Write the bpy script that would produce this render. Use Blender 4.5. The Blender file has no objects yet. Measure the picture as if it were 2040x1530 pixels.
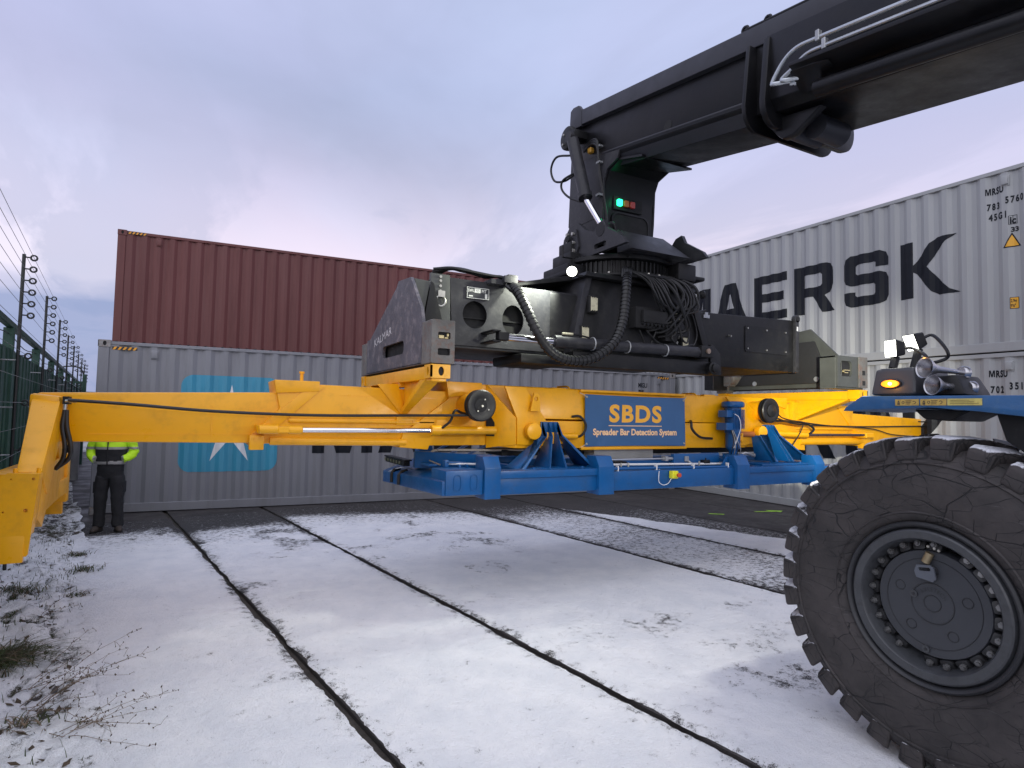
import bpy, bmesh, math, random
import numpy as np
from mathutils import Vector, Matrix
random.seed(7); rng = np.random.default_rng(11)
SC = bpy.context.scene; COL = SC.collection
# ------------------------------------------------------------------ camera
F_PX, PITCH, ROLL, YAW = 1185.35, 0.0514, 0.02008, 0.487865
CAM = Vector((-1.746, -4.761, 1.779))
def camera():
    cp, sp = math.cos(PITCH), math.sin(PITCH)
    Fw = Vector((0, cp, sp)); Up = Vector((0, -sp, cp)); Rt = Vector((1, 0, 0))
    c, s = math.cos(ROLL), math.sin(ROLL)
    R2 = c*Rt + s*Up; U2 = -s*Rt + c*Up
    rz = Matrix.Rotation(-YAW, 3, 'Z')
    R2, U2, Fw = rz @ R2, rz @ U2, rz @ Fw
    m = Matrix((R2, U2, -Fw)).transposed().to_4x4(); m.translation = CAM
    cd = bpy.data.cameras.new('camera'); cd.sensor_width = 36; cd.lens = F_PX/2040*36
    cd.clip_start = .05; cd.clip_end = 5000
    o = bpy.data.objects.new('camera', cd); o.matrix_world = m; COL.objects.link(o); SC.camera = o
camera()
# ------------------------------------------------------------------ world, sun, exposure
SUN_AZ, SUN_EL = math.radians(235), math.radians(38)     # veiled by cloud, behind the camera's left shoulder
W = bpy.data.worlds.new('World'); SC.world = W; W.use_nodes = True
def world():
    nt = W.node_tree; N = nt.nodes; L = nt.links; N.clear()
    out = N.new('ShaderNodeOutputWorld'); bg = N.new('ShaderNodeBackground'); L.new(bg.outputs[0], out.inputs[0])
    sky = N.new('ShaderNodeTexSky'); sky.sky_type = 'NISHITA'; sky.sun_disc = False
    sky.sun_elevation = SUN_EL; sky.sun_rotation = math.radians(90)-SUN_AZ; sky.dust_density = 2.0
    tc = N.new('ShaderNodeTexCoord'); sep = N.new('ShaderNodeSeparateXYZ'); L.new(tc.outputs['Generated'], sep.inputs[0])
    def math_(op, a, b=None, cl=False):
        n = N.new('ShaderNodeMath'); n.operation = op; n.use_clamp = cl
        for i, v in enumerate((a, b)):
            if v is None: continue
            if isinstance(v, (int, float)): n.inputs[i].default_value = v
            else: L.new(v, n.inputs[i])
        return n.outputs[0]
    z = sep.outputs[2]
    den = math_('ADD', math_('MAXIMUM', z, 0.0), .12)
    cx = math_('DIVIDE', sep.outputs[0], den); cy = math_('DIVIDE', sep.outputs[1], den)
    comb = N.new('ShaderNodeCombineXYZ'); L.new(cx, comb.inputs[0]); L.new(cy, comb.inputs[1])
    def noise(scale, detail, off, rough=.55, dist=0.0, sc=(1, 1, 1)):
        mp = N.new('ShaderNodeMapping'); mp.inputs['Location'].default_value = (off, off*.7, 0); mp.inputs['Scale'].default_value = sc
        mp.inputs['Rotation'].default_value = (0, 0, .5)
        L.new(comb.outputs[0], mp.inputs[0])
        n = N.new('ShaderNodeTexNoise'); n.inputs['Scale'].default_value = scale; n.inputs['Detail'].default_value = detail
        n.inputs['Roughness'].default_value = rough; n.inputs['Distortion'].default_value = dist
        L.new(mp.outputs[0], n.inputs['Vector']); return n.outputs['Fac']
    def ramp(fac, stops):
        r = N.new('ShaderNodeValToRGB'); L.new(fac, r.inputs[0]); e = r.color_ramp.elements
        while len(e) < len(stops): e.new(.5)
        for q, (p, c) in zip(e, stops): q.position = p; q.color = (*c, 1)
        return r.outputs[0]
    def mix(f, a, b, bt='MIX'):
        m = N.new('ShaderNodeMix'); m.data_type = 'RGBA'; m.blend_type = bt
        for s, v in ((0, f), (6, a), (7, b)):
            if isinstance(v, (int, float)): m.inputs[s].default_value = v
            elif isinstance(v, tuple): m.inputs[s].default_value = (*v, 1)
            else: L.new(v, m.inputs[s])
        return m.outputs[2]
    # wide cloud deck: cool grey-blue folds with lilac and paler gaps
    deck = ramp(noise(.75, 6, 3.1, .5, .6, (1, .55, 1)), [(.36, (.325, .365, .53)), (.5, (.39, .44, .635)), (.64, (.48, .54, .77))])
    lil = ramp(noise(.45, 3, 9.4), [(.42, (0, 0, 0)), (.60, (1, 1, 1))])
    deck = mix(math_('MULTIPLY', lil, .45), deck, (.50, .47, .70))
    # paler rose sky low down, broken by darker streaks
    low = math_('SUBTRACT', 1.0, math_('DIVIDE', math_('MAXIMUM', math_('SUBTRACT', z, .20), 0.0), .30), True)
    low = math_('MULTIPLY', math_('POWER', low, 1.8), .85)
    pale = mix(noise(1.3, 4, 5.0, .5, .3, (1, .35, 1)), (1.0, .77, .80), (.72, .74, .90))
    c1 = mix(math_('MULTIPLY', low, 1.0, True), deck, pale)
    streak = ramp(noise(1.6, 7, 1.7, .6, .5, (1, .35, 1)), [(.47, (0, 0, 0)), (.55, (1, 1, 1))])
    c2 = mix(math_('MULTIPLY', streak, math_('ADD', math_('MULTIPLY', low, .48), .14)), c1, (.35, .38, .53))
    # blue-grey bank on the horizon
    bank = math_('SUBTRACT', 1.0, math_('DIVIDE', math_('ADD', z, math_('MULTIPLY', noise(.9, 5, 7.7, .55, .2, (1, 1, 1)), -.10)), .13), True)
    bank = math_('MULTIPLY', bank, 3.5, True)
    c3 = mix(math_('MULTIPLY', bank, .85), c2, (.22, .28, .48))
    skyc = mix(1.0, sky.outputs[0], (.10, .10, .10), 'MULTIPLY')
    fin = mix(.93, skyc, c3)
    L.new(fin, bg.inputs[0]); bg.inputs[1].default_value = 1.0
world()
sl = bpy.data.lights.new('sun', 'SUN'); sl.energy = 1.5; sl.angle = math.radians(120); sl.color = (1, .97, .94)
so = bpy.data.objects.new('sun', sl); COL.objects.link(so)
so.rotation_euler = Vector((-math.cos(SUN_AZ)*math.cos(SUN_EL), -math.sin(SUN_AZ)*math.cos(SUN_EL), -math.sin(SUN_EL))).to_track_quat('-Z', 'Y').to_euler()
SC.view_settings.view_transform = 'Standard'; SC.view_settings.look = 'None'
SC.view_settings.exposure = 0.36; SC.view_settings.gamma = 1.0; SC.view_settings.use_curve_mapping = False
try:
    SC.cycles.use_denoising = True; SC.cycles.max_bounces = 6; SC.cycles.sample_clamp_indirect = 8
except Exception: pass
# ------------------------------------------------------------------ materials
MATS = {}
def mat(name, col, rough=.5, metal=0.0, var=.12, dirt=None, dirt_amt=0.0, dscale=3.0, bump=.0, bscale=60, streak=False, emit=None, estr=0, spec=.5, coat=0.0):
    """paint-like procedural material: base colour with broad variation, patches of dirt, fine relief"""
    if name in MATS: return MATS[name]
    m = bpy.data.materials.new(name); m.use_nodes = True; MATS[name] = m
    nt = m.node_tree; N = nt.nodes; L = nt.links; b = N['Principled BSDF']
    b.inputs['Metallic'].default_value = metal; b.inputs['Specular IOR Level'].default_value = spec
    if coat: b.inputs['Coat Weight'].default_value = coat; b.inputs['Coat Roughness'].default_value = .15
    tc = N.new('ShaderNodeTexCoord'); mp = N.new('ShaderNodeMapping'); L.new(tc.outputs['Object'], mp.inputs[0])
    if streak: mp.inputs['Scale'].default_value = (1, 1, .12)
    n1 = N.new('ShaderNodeTexNoise'); n1.inputs['Scale'].default_value = dscale; n1.inputs['Detail'].default_value = 8; n1.inputs['Roughness'].default_value = .62
    L.new(mp.outputs[0], n1.inputs['Vector'])
    r1 = N.new('ShaderNodeValToRGB'); L.new(n1.outputs['Fac'], r1.inputs[0])
    lo = tuple(c*(1-var) for c in col); hi = tuple(min(1, c*(1+var)) for c in col)
    r1.color_ramp.elements[0].position = .3; r1.color_ramp.elements[0].color = (*lo, 1)
    r1.color_ramp.elements[1].position = .7; r1.color_ramp.elements[1].color = (*hi, 1)
    colout = r1.outputs[0]
    n2 = N.new('ShaderNodeTexNoise'); n2.inputs['Scale'].default_value = dscale*2.7; n2.inputs['Detail'].default_value = 10; n2.inputs['Roughness'].default_value = .7
    L.new(mp.outputs[0], n2.inputs['Vector'])
    if dirt:
        r2 = N.new('ShaderNodeValToRGB'); L.new(n2.outputs['Fac'], r2.inputs[0])
        e = r2.color_ramp.elements; e[0].position = .5; e[0].color = (0, 0, 0, 1); e[1].position = .72; e[1].color = (dirt_amt,)*3+(1,)
        mx = N.new('ShaderNodeMix'); mx.data_type = 'RGBA'; L.new(r2.outputs[0], mx.inputs[0]); L.new(colout, mx.inputs[6]); mx.inputs[7].default_value = (*dirt, 1)
        colout = mx.outputs[2]
    L.new(colout, b.inputs['Base Color'])
    rr = N.new('ShaderNodeMapRange'); L.new(n2.outputs['Fac'], rr.inputs[0]); rr.inputs[1].default_value = .3; rr.inputs[2].default_value = .7
    rr.inputs[3].default_value = max(.03, rough-.09); rr.inputs[4].default_value = min(1, rough+.12); L.new(rr.outputs[0], b.inputs['Roughness'])
    if bump:
        n3 = N.new('ShaderNodeTexNoise'); n3.inputs['Scale'].default_value = bscale; n3.inputs['Detail'].default_value = 4
        L.new(tc.outputs['Object'], n3.inputs['Vector'])
        bp = N.new('ShaderNodeBump'); bp.inputs['Strength'].default_value = bump; bp.inputs['Distance'].default_value = .01
        L.new(n3.outputs['Fac'], bp.inputs['Height']); L.new(bp.outputs[0], b.inputs['Normal'])
    if emit: b.inputs['Emission Color'].default_value = (*emit, 1); b.inputs['Emission Strength'].default_value = estr
    return m
YEL = mat('yellow_paint', (.86, .40, .002), .34, var=.05, dirt=(.36, .16, .015), dirt_amt=.34, dscale=2.2, bump=.10, bscale=9, spec=.5)
BLU = mat('blue_paint', (.003, .082, .255), .36, var=.14, dirt=(.02, .055, .12), dirt_amt=.45, dscale=2.5, bump=.08, bscale=10)
BLK = mat('black_steel', (.011, .0112, .012), .45, var=.25, dirt=(.05, .048, .044), dirt_amt=.35, dscale=2.6, bump=.14, bscale=18, spec=.28)
GRYP = mat('grey_steel', (.028, .028, .032), .45, var=.2, dirt=(.09, .087, .085), dirt_amt=.4, dscale=3.2, bump=.14, bscale=25, spec=.3)
BOOM = mat('boom_black', (.0075, .0076, .009), .36, var=.3, dirt=(.020, .019, .019), dirt_amt=.4, dscale=1.7, bump=.12, bscale=14, spec=.28)
BOOMC = mat('boom_cover_grey', (.028, .029, .036), .5, var=.15, dirt=(.03, .03, .04), dirt_amt=.4, dscale=2, bump=.05, bscale=20)
WORN = mat('worn_grey_steel', (.075, .071, .084), .5, var=.3, dirt=(.30, .26, .27), dirt_amt=.7, dscale=4, bump=.3, bscale=30)
RUST = mat('rusty_box_steel', (.13, .125, .115), .6, var=.3, dirt=(.17, .075, .045), dirt_amt=.75, dscale=5, bump=.35, bscale=40)
DARK = mat('dark_recess', (.012, .012, .013), .8, var=.2)
RUB = mat('rubber_hose', (.009, .009, .0095), .42, var=.3, bump=.1, bscale=80)
CHR = mat('chrome_rod', (.78, .78, .80), .13, metal=1.0, var=.04)
ZINC = mat('zinc_pipe', (.50, .53, .55), .36, metal=.85, var=.12)
GALV = mat('galvanised', (.38, .39, .40), .45, metal=.6, var=.2)
WHT = mat('white_plastic', (.72, .72, .72), .5, var=.05)
BOLT = mat('bolt_metal', (.45, .44, .40), .38, metal=.8, var=.2)
LITG = mat('lamplit_grey_steel', (.062, .066, .060), .45, var=.2, dirt=(.06, .06, .055), dirt_amt=.5, dscale=4, bump=.14, bscale=25)  # spreader grey made lighter in colour to imitate lamplight on these plates
CREAM = mat('cream_pad', (.55, .52, .36), .5, var=.12, dirt=(.15, .13, .08), dirt_amt=.6, dscale=14)
CLEAR_LED = mat('lamp_lens_lit', (.9, .9, .85), .3, emit=(1, 1, .86), estr=5)
# ------------------------------------------------------------------ mesh helpers
class MB:
    def __init__(s): s.v = []; s.f = []; s.m = []; s.mi = 0
    def add(s, vs, fs):
        b = len(s.v); s.v.extend(tuple(p) for p in vs)
        for f in fs: s.f.append(tuple(b+i for i in f)); s.m.append(s.mi)
        return s
    def box(s, x0, x1, y0, y1, z0, z1):
        return s.add([(x0,y0,z0),(x1,y0,z0),(x1,y1,z0),(x0,y1,z0),(x0,y0,z1),(x1,y0,z1),(x1,y1,z1),(x0,y1,z1)],
                     [(0,3,2,1),(4,5,6,7),(0,1,5,4),(1,2,6,5),(2,3,7,6),(3,0,4,7)])
    def prism(s, pts, ax, a0, a1):
        n = len(pts)
        def P(p, a): return (a, p[0], p[1]) if ax == 'x' else (p[0], a, p[1]) if ax == 'y' else (p[0], p[1], a)
        vs = [P(p, a0) for p in pts]+[P(p, a1) for p in pts]
        return s.add(vs, [tuple(range(n))[::-1], tuple(range(n, 2*n))]+[(i, (i+1) % n, n+(i+1) % n, n+i) for i in range(n)])
    def plate(s, pts, d):
        n = len(pts); d = Vector(d); vs = [Vector(p) for p in pts]; vs += [p+d for p in vs]
        return s.add(vs, [tuple(range(n))[::-1], tuple(range(n, 2*n))]+[(i, (i+1) % n, n+(i+1) % n, n+i) for i in range(n)])
    def hexa(s, a, b):   # two quads
        return s.add(list(a)+list(b), [(3,2,1,0),(4,5,6,7),(0,1,5,4),(1,2,6,5),(2,3,7,6),(3,0,4,7)])
    def tube(s, pts, r, seg=8, closed=False):
        pts = [Vector(p) for p in pts]; n = len(pts); rr = r if isinstance(r, (list, tuple)) else [r]*n
        up = None; rings = []
        for i in range(n):
            t = (pts[(i+1) % n]-pts[i-1]) if closed else (pts[min(i+1, n-1)]-pts[max(i-1, 0)])
            t.normalize()
            if up is None: up = Vector((0, 0, 1)) if abs(t.z) < .9 else Vector((1, 0, 0))
            sd = t.cross(up).normalized(); up = sd.cross(t).normalized()
            rings.append([pts[i]+(sd*math.cos(2*math.pi*k/seg)+up*math.sin(2*math.pi*k/seg))*rr[i] for k in range(seg)])
        vs = [p for rg in rings for p in rg]; fs = []
        for i in range(n if closed else n-1):
            j = (i+1) % n
            for k in range(seg): fs.append((i*seg+k, i*seg+(k+1) % seg, j*seg+(k+1) % seg, j*seg+k))
        if not closed: fs.append(tuple(range(seg))[::-1]); fs.append(tuple((n-1)*seg+k for k in range(seg)))
        return s.add(vs, fs)
    def cyl(s, p0, p1, r, seg=20, r2=None): return s.tube([p0, p1], [r, r if r2 is None else r2], seg)
    def lathe(s, prof, org, ax, seg=32, cap=True):
        """prof: (radius, height along ax)"""
        ax = Vector(ax).normalized(); a = ax.orthogonal().normalized(); b = ax.cross(a); org = Vector(org); n = len(prof)
        vs = [org+ax*h+(a*math.cos(2*math.pi*k/seg)+b*math.sin(2*math.pi*k/seg))*r for r, h in prof for k in range(seg)]
        fs = [(i*seg+k, i*seg+(k+1) % seg, (i+1)*seg+(k+1) % seg, (i+1)*seg+k) for i in range(n-1) for k in range(seg)]
        if cap: fs.append(tuple(range(seg))[::-1]); fs.append(tuple((n-1)*seg+k for k in range(seg)))
        return s.add(vs, fs)
    def mesh(s, me, M=None):
        M = M or Matrix(); return s.add([M @ v.co for v in me.vertices], [tuple(p.vertices) for p in me.polygons])
    def build(s, name, mats, parent=None, bevel=0.0, flat=False, org=None, angle=.6, seg=1, bang=.5):
        me = bpy.data.meshes.new(name)
        o0 = Vector(org) if org is not None else (root_org(parent) if parent else Vector((0, 0, 0)))
        me.from_pydata([Vector(v)-o0 for v in s.v], [], s.f); me.polygons.foreach_set('material_index', s.m)
        for m in (mats if isinstance(mats, (list, tuple)) else [mats]): me.materials.append(m)
        bm = bmesh.new(); bm.from_mesh(me)
        bmesh.ops.recalc_face_normals(bm, faces=bm.faces)
        if bevel:
            es = [e for e in bm.edges if len(e.link_faces) == 2 and e.calc_face_angle(0) > bang]
            if es: bmesh.ops.bevel(bm, geom=es, offset=bevel, segments=seg, affect='EDGES', profile=.6, clamp_overlap=True)
        bm.to_mesh(me); bm.free()
        if not flat:
            me.polygons.foreach_set('use_smooth', [True]*len(me.polygons)); me.set_sharp_from_angle(angle=angle)
        o = bpy.data.objects.new(name, me); COL.objects.link(o)
        if parent: o.parent = parent
        elif org is not None: o.location = o0
        return o
def root_org(p):
    while p.parent: p = p.parent
    return Vector(p.get('_org', (0, 0, 0))) if p.get('_org') is not None else Vector((0, 0, 0))
def thing(name, label, cat, loc=(0, 0, 0), group=None, rz=0.0, local=False):
    o = bpy.data.objects.new(name, None); COL.objects.link(o); o.location = loc; o.rotation_euler = (0, 0, rz); o.empty_display_size = .2
    o['label'] = label; o['category'] = cat
    if group: o['group'] = group
    if not local: o['_org'] = tuple(loc)
    return o
def tag(o, label, cat, group=None):
    o['label'] = label; o['category'] = cat
    if group: o['group'] = group
    return o
def struct(o, kind='structure'): o['kind'] = kind; return o
def share(o, name, parent, loc=(0, 0, 0), rot=(0, 0, 0), scale=(1, 1, 1)):
    c = bpy.data.objects.new(name, o.data); COL.objects.link(c); c.parent = parent; c.location = loc; c.rotation_euler = rot; c.scale = scale
    return c
def curve_mesh(polys, thick=0.0):
    """filled 2D outlines (later ones inside earlier ones are holes) -> mesh in local xy, thickness about z=0"""
    cu = bpy.data.curves.new('tmp', 'CURVE'); cu.dimensions = '2D'; cu.fill_mode = 'BOTH'; cu.extrude = thick/2
    for p in polys:
        sp = cu.splines.new('POLY'); sp.points.add(len(p)-1); sp.use_cyclic_u = True
        for q, c in zip(sp.points, p): q.co = (c[0], c[1], 0, 1)
    ob = bpy.data.objects.new('tmp', cu); COL.objects.link(ob)
    me = bpy.data.meshes.new_from_object(ob.evaluated_get(bpy.context.evaluated_depsgraph_get()))
    bpy.data.objects.remove(ob); bpy.data.curves.remove(cu); return me
def text_mesh(txt, size=1.0, space=1.0, bold=0.0):
    cu = bpy.data.curves.new('tmp', 'FONT'); cu.body = txt; cu.size = size; cu.space_character = space; cu.resolution_u = 4; cu.offset = bold
    ob = bpy.data.objects.new('tmp', cu); COL.objects.link(ob)
    me = bpy.data.meshes.new_from_object(ob.evaluated_get(bpy.context.evaluated_depsgraph_get()))
    bpy.data.objects.remove(ob); bpy.data.curves.remove(cu); return me
def circ(cx, cy, rx, ry=None, n=28, a0=0, a1=2*math.pi):
    ry = ry or rx; full = abs(a1-a0-2*math.pi) < 1e-6
    return [(cx+rx*math.cos(a0+(a1-a0)*i/(n if full else n-1)), cy+ry*math.sin(a0+(a1-a0)*i/(n if full else n-1))) for i in range(n)]
def rrect(x0, x1, y0, y1, r, n=5):
    p = []
    for cx, cy, a in ((x1-r, y1-r, 0), (x0+r, y1-r, 90), (x0+r, y0+r, 180), (x1-r, y0+r, 270)):
        for i in range(n): t = math.radians(a+90*i/(n-1)); p.append((cx+r*math.cos(t), cy+r*math.sin(t)))
    return p
XZ = lambda y: Matrix(((1, 0, 0, 0), (0, 0, -1, y), (0, 1, 0, 0), (0, 0, 0, 1)))     # local xy -> world xz, facing -y
YZ = lambda x: Matrix(((0, 0, -1, x), (-1, 0, 0, 0), (0, 1, 0, 0), (0, 0, 0, 1)))    # local x -> -y, local y -> z, facing -x
def YZp(x): return Matrix(((0, 0, 1, x), (1, 0, 0, 0), (0, 1, 0, 0), (0, 0, 0, 1)))  # local (y,z) coordinates at x
def bez(p, n=24):
    """smooth curve through control points (Catmull-Rom)"""
    p = [Vector(q) for q in p]; p = [p[0]*2-p[1]]+p+[p[-1]*2-p[-2]]; out = []
    k = len(p)-3
    for i in range(k):
        for j in range(n):
            t = j/n; a, b, c, d = p[i:i+4]
            out.append(.5*((2*b)+(c-a)*t+(2*a-5*b+4*c-d)*t*t+(3*b-a-3*c+d)*t**3))
    out.append(p[-2]); return out
def vnoise(x, y, seed=0):
    """value noise on arrays"""
    xi = np.floor(x).astype(np.int64); yi = np.floor(y).astype(np.int64); xf = x-xi; yf = y-yi
    u = xf*xf*(3-2*xf); v = yf*yf*(3-2*yf)
    def h(a, b):
        n = (a*374761393+b*668265263+seed*974634213) & 0x7fffffff
        n = ((n ^ (n >> 13))*1274126177) & 0x7fffffff
        return ((n ^ (n >> 16)) & 0xffff)/65535.0
    return (h(xi, yi)*(1-u)+h(xi+1, yi)*u)*(1-v)+(h(xi, yi+1)*(1-u)+h(xi+1, yi+1)*u)*v
def fbm(x, y, o=4, seed=0, g=.5):
    s = 0; a = 1; t = 0
    for i in range(o): s = s+a*vnoise(x*2**i, y*2**i, seed+i*17); t += a; a *= g
    return s/t
def sstep(a, b, x): t = np.clip((x-a)/(b-a), 0, 1); return t*t*(3-2*t)
# ------------------------------------------------------------------ ground, pavement, snow
ED = Vector((math.cos(math.radians(98.65)), math.sin(math.radians(98.65)), 0)); PD = Vector((ED.y, -ED.x, 0))
def ps(p, s, z=0.0): return PD*p+ED*s+Vector((0, 0, z))
def ground_mat(name, snowy):
    m = bpy.data.materials.new(name); m.use_nodes = True; nt = m.node_tree; N = nt.nodes; L = nt.links; b = N['Principled BSDF']
    tc = N.new('ShaderNodeTexCoord')
    def noise(sc, d=6, r=.6, st=None):
        n = N.new('ShaderNodeTexNoise'); n.inputs['Scale'].default_value = sc; n.inputs['Detail'].default_value = d; n.inputs['Roughness'].default_value = r
        if st:
            mp = N.new('ShaderNodeMapping'); mp.inputs['Scale'].default_value = st; L.new(tc.outputs['Object'], mp.inputs[0]); L.new(mp.outputs[0], n.inputs['Vector'])
        else: L.new(tc.outputs['Object'], n.inputs['Vector'])
        return n.outputs['Fac']
    def ramp(f, stops):
        r = N.new('ShaderNodeValToRGB'); L.new(f, r.inputs[0]); e = r.color_ramp.elements
        while len(e) < len(stops): e.new(.5)
        for q, (p, c) in zip(e, stops): q.position = p; q.color = (*c, 1)
        return r.outputs[0]
    def mix(f, a, c):
        x = N.new('ShaderNodeMix'); x.data_type = 'RGBA'; L.new(f, x.inputs[0])
        for i, v in ((6, a), (7, c)):
            if isinstance(v, tuple): x.inputs[i].default_value = (*v, 1)
            else: L.new(v, x.inputs[i])
        return x.outputs[2]
    def ma(op, a, c, cl=False):
        x = N.new('ShaderNodeMath'); x.operation = op; x.use_clamp = cl
        for i, v in enumerate((a, c)):
            if isinstance(v, (int, float)): x.inputs[i].default_value = v
            else: L.new(v, x.inputs[i])
        return x.outputs[0]
    base = ramp(noise(1.1, 8, .65), [(.3, (.030, .027, .027)), (.55, (.048, .043, .043)), (.75, (.075, .067, .064))])
    grit = ramp(noise(160, 3, .6), [(.35, (.55, .55, .55)), (.7, (1.35, 1.35, 1.35))])
    mm = N.new('ShaderNodeMix'); mm.data_type = 'RGBA'; mm.blend_type = 'MULTIPLY'; mm.inputs[0].default_value = 1; L.new(base, mm.inputs[6]); L.new(grit, mm.inputs[7])
    asph = mm.outputs[2]; ba = noise(120, 4)
    if snowy == 'verge':
        asph = mix(ramp(noise(9, 6), [(.4, (0, 0, 0)), (.6, (1, 1, 1))]), (.040, .048, .018), (.065, .048, .032))
    if snowy:
        at = N.new('ShaderNodeAttribute'); at.attribute_name = 'cov'; cov = at.outputs['Fac']
        f1 = ma('MULTIPLY', ma('SUBTRACT', noise(15, 9, .78, (1, 1, 1)), .5), 4.6); f2 = ma('MULTIPLY', ma('SUBTRACT', noise(150, 3, .7), .5), 2.6)
        k = ma('ADD', ma('ADD', cov, f1), f2)
        fac = ramp(k, [(.30, (0, 0, 0)), (.50, (.62, .62, .62)), (.74, (1, 1, 1))])
        sn = ramp(noise(3.0, 6), [(.38, (.80, .815, .85)), (.62, (.89, .895, .915))])
        col = mix(fac, asph, sn)
        L.new(col, b.inputs['Base Color'])
        rr = N.new('ShaderNodeMapRange'); L.new(fac, rr.inputs[0]); rr.inputs[3].default_value = .6; rr.inputs[4].default_value = .75; L.new(rr.outputs[0], b.inputs['Roughness'])
        hs = ma('ADD', ma('MULTIPLY', fac, .7), ma('ADD', ma('MULTIPLY', noise(16, 8, .68, (1, 1, 1)), 1.5), ma('MULTIPLY', noise(90, 4, .75), .7)))
        bp = N.new('ShaderNodeBump'); bp.inputs['Strength'].default_value = .85; bp.inputs['Distance'].default_value = .020; L.new(hs, bp.inputs['Height']); L.new(bp.outputs[0], b.inputs['Normal'])
    else:
        L.new(asph, b.inputs['Base Color']); rr = N.new('ShaderNodeMapRange'); L.new(noise(2.3, 6), rr.inputs[0])
        rr.inputs[1].default_value = .35; rr.inputs[2].default_value = .65; rr.inputs[3].default_value = .42; rr.inputs[4].default_value = .8; L.new(rr.outputs[0], b.inputs['Roughness'])
        bp = N.new('ShaderNodeBump'); bp.inputs['Strength'].default_value = .5; bp.inputs['Distance'].default_value = .004; L.new(ba, bp.inputs['Height']); L.new(bp.outputs[0], b.inputs['Normal'])
    return m
ASPH = ground_mat('asphalt', None); SNOW = ground_mat('snow_on_asphalt', 'slab'); VERGE = ground_mat('verge_soil_and_snow', 'verge')
JOINT = mat('joint_filler', (.050, .043, .036), .9, var=.35, dirt=(.05, .05, .03), dirt_amt=.5, dscale=20, bump=.6, bscale=60)
FIELD = mat('far_ground', (.30, .31, .31), .9, var=.4, dirt=(.06, .07, .04), dirt_amt=.9, dscale=.25)
struct(MB().add([(-900, -900, -.12), (900, -900, -.12), (900, 900, -.12), (-900, 900, -.12)], [(0, 1, 2, 3)]).build('ground', FIELD, flat=True))
pav = struct(MB().add([ps(-2.75, -9, -.035), ps(24, -9, -.035), ps(24, 24, -.035), ps(-2.75, 24, -.035)], [(0, 1, 2, 3)]).build('pavement', JOINT, flat=True))
JO = [-2.62, -1.04, .46, 3.51, 5.13, 6.75, 8.3, 9.9, 13, 16, 20]
for a, b in zip(JO[:-1], JO[1:]):
    q = MB(); g = .030
    for s0, s1 in ((-9, 24),):
        pts = [ps(a+g, s0), ps(b-g, s0), ps(b-g, s1), ps(a+g, s1)]
        q.plate([p+Vector((0, 0, -.06)) for p in pts], (0, 0, .06))
    o = q.build('slab', ASPH, pav, bevel=.006)
def sheet(name, m, parent, X, Y, Z, cov, org=(0, 0, 0)):
    ny, nx = X.shape; idx = np.arange(nx*ny).reshape(ny, nx)
    fs = np.stack([idx[:-1, :-1], idx[:-1, 1:], idx[1:, 1:], idx[1:, :-1]], -1).reshape(-1, 4)
    me = bpy.data.meshes.new(name); co = np.stack([X, Y, Z], -1).reshape(-1, 3).astype(np.float32)
    me.vertices.add(len(co)); me.vertices.foreach_set('co', co.ravel()); me.loops.add(fs.size); me.loops.foreach_set('vertex_index', fs.ravel().astype(np.int32))
    me.polygons.add(len(fs)); me.polygons.foreach_set('loop_start', np.arange(0, fs.size, 4, dtype=np.int32)); me.polygons.foreach_set('loop_total', np.full(len(fs), 4, dtype=np.int32))
    me.update(calc_edges=True); me.polygons.foreach_set('use_smooth', [True]*len(fs))
    at = me.attributes.new('cov', 'FLOAT', 'POINT'); at.data.foreach_set('value', cov.ravel().astype(np.float32))
    me.materials.append(m); o = bpy.data.objects.new(name, me); COL.objects.link(o)
    if parent: o.parent = parent
    return o
def snow_strip(pa, pb, send, thin=0.0, step=.03, s0=-4.6, seed=1, wedge=None):
    s = np.arange(s0, 6.6, step); n = int((pb-pa)/step)+1; t = np.linspace(0, 1, n)
    S, T = np.meshgrid(s, t, indexing='ij')
    wl = .036*(fbm(s*4, s*0+3.1, 6, seed, .72)-.5)*2; wr = .036*(fbm(s*4, s*0+8.1, 6, seed+5, .72)-.5)*2
    A = pa+wl[:, None]; B = pb+wr[:, None]; P = A+(B-A)*T
    low = fbm(P*.55+4, S*.55, 4, 31); mid = fbm(P*3, S*3, 4, 44); ed = np.minimum(P-A, B-P)
    lim = send(P)+.45*(mid-.5)+.5*(low-.5)
    cov = 1.40-.55*sstep(-1.9, -.5, S-lim)-1.0*sstep(-.55, .25, S-lim)
    cov -= .62*np.clip(1-ed/.13, 0, 1)*(.35+1.3*fbm(P*2, S*2, 3, 71))
    cov -= thin*(1.0+.9*(low-.5)*2)
    cov -= .75*sstep(.56, .70, low*.55+mid*.45)          # wind-thinned smudges
    if wedge is not None: cov -= 1.2*sstep(-.12, .06, P-wedge(S)-.2*(mid-.5))
    Z = .004+.011*np.clip(cov, 0, 1)*(.7+.6*mid)+.004*(low-.5)
    Z = np.where(ed < .02, np.minimum(Z, .004), Z)
    X = PD.x*P+ED.x*S; Y = PD.y*P+ED.y*S
    return struct(sheet('snow', SNOW, None, X, Y, Z, cov), 'stuff')
snow_strip(-2.30, -1.070, lambda P: 5.75+0*P, seed=3)
snow_strip(-1.010, .432, lambda P: 5.45+.05*P, seed=9)
snow_strip(.488, 3.482, lambda P: 6.15-.42*(P-.5), seed=15)
snow_strip(3.538, 5.102, lambda P: 5.3-.15*(P-3.5), thin=.86, seed=21)
snow_strip(5.158, 6.70, lambda P: 4.6+0*P, seed=27, wedge=lambda S: 5.10+.26*(4.7-S))
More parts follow.
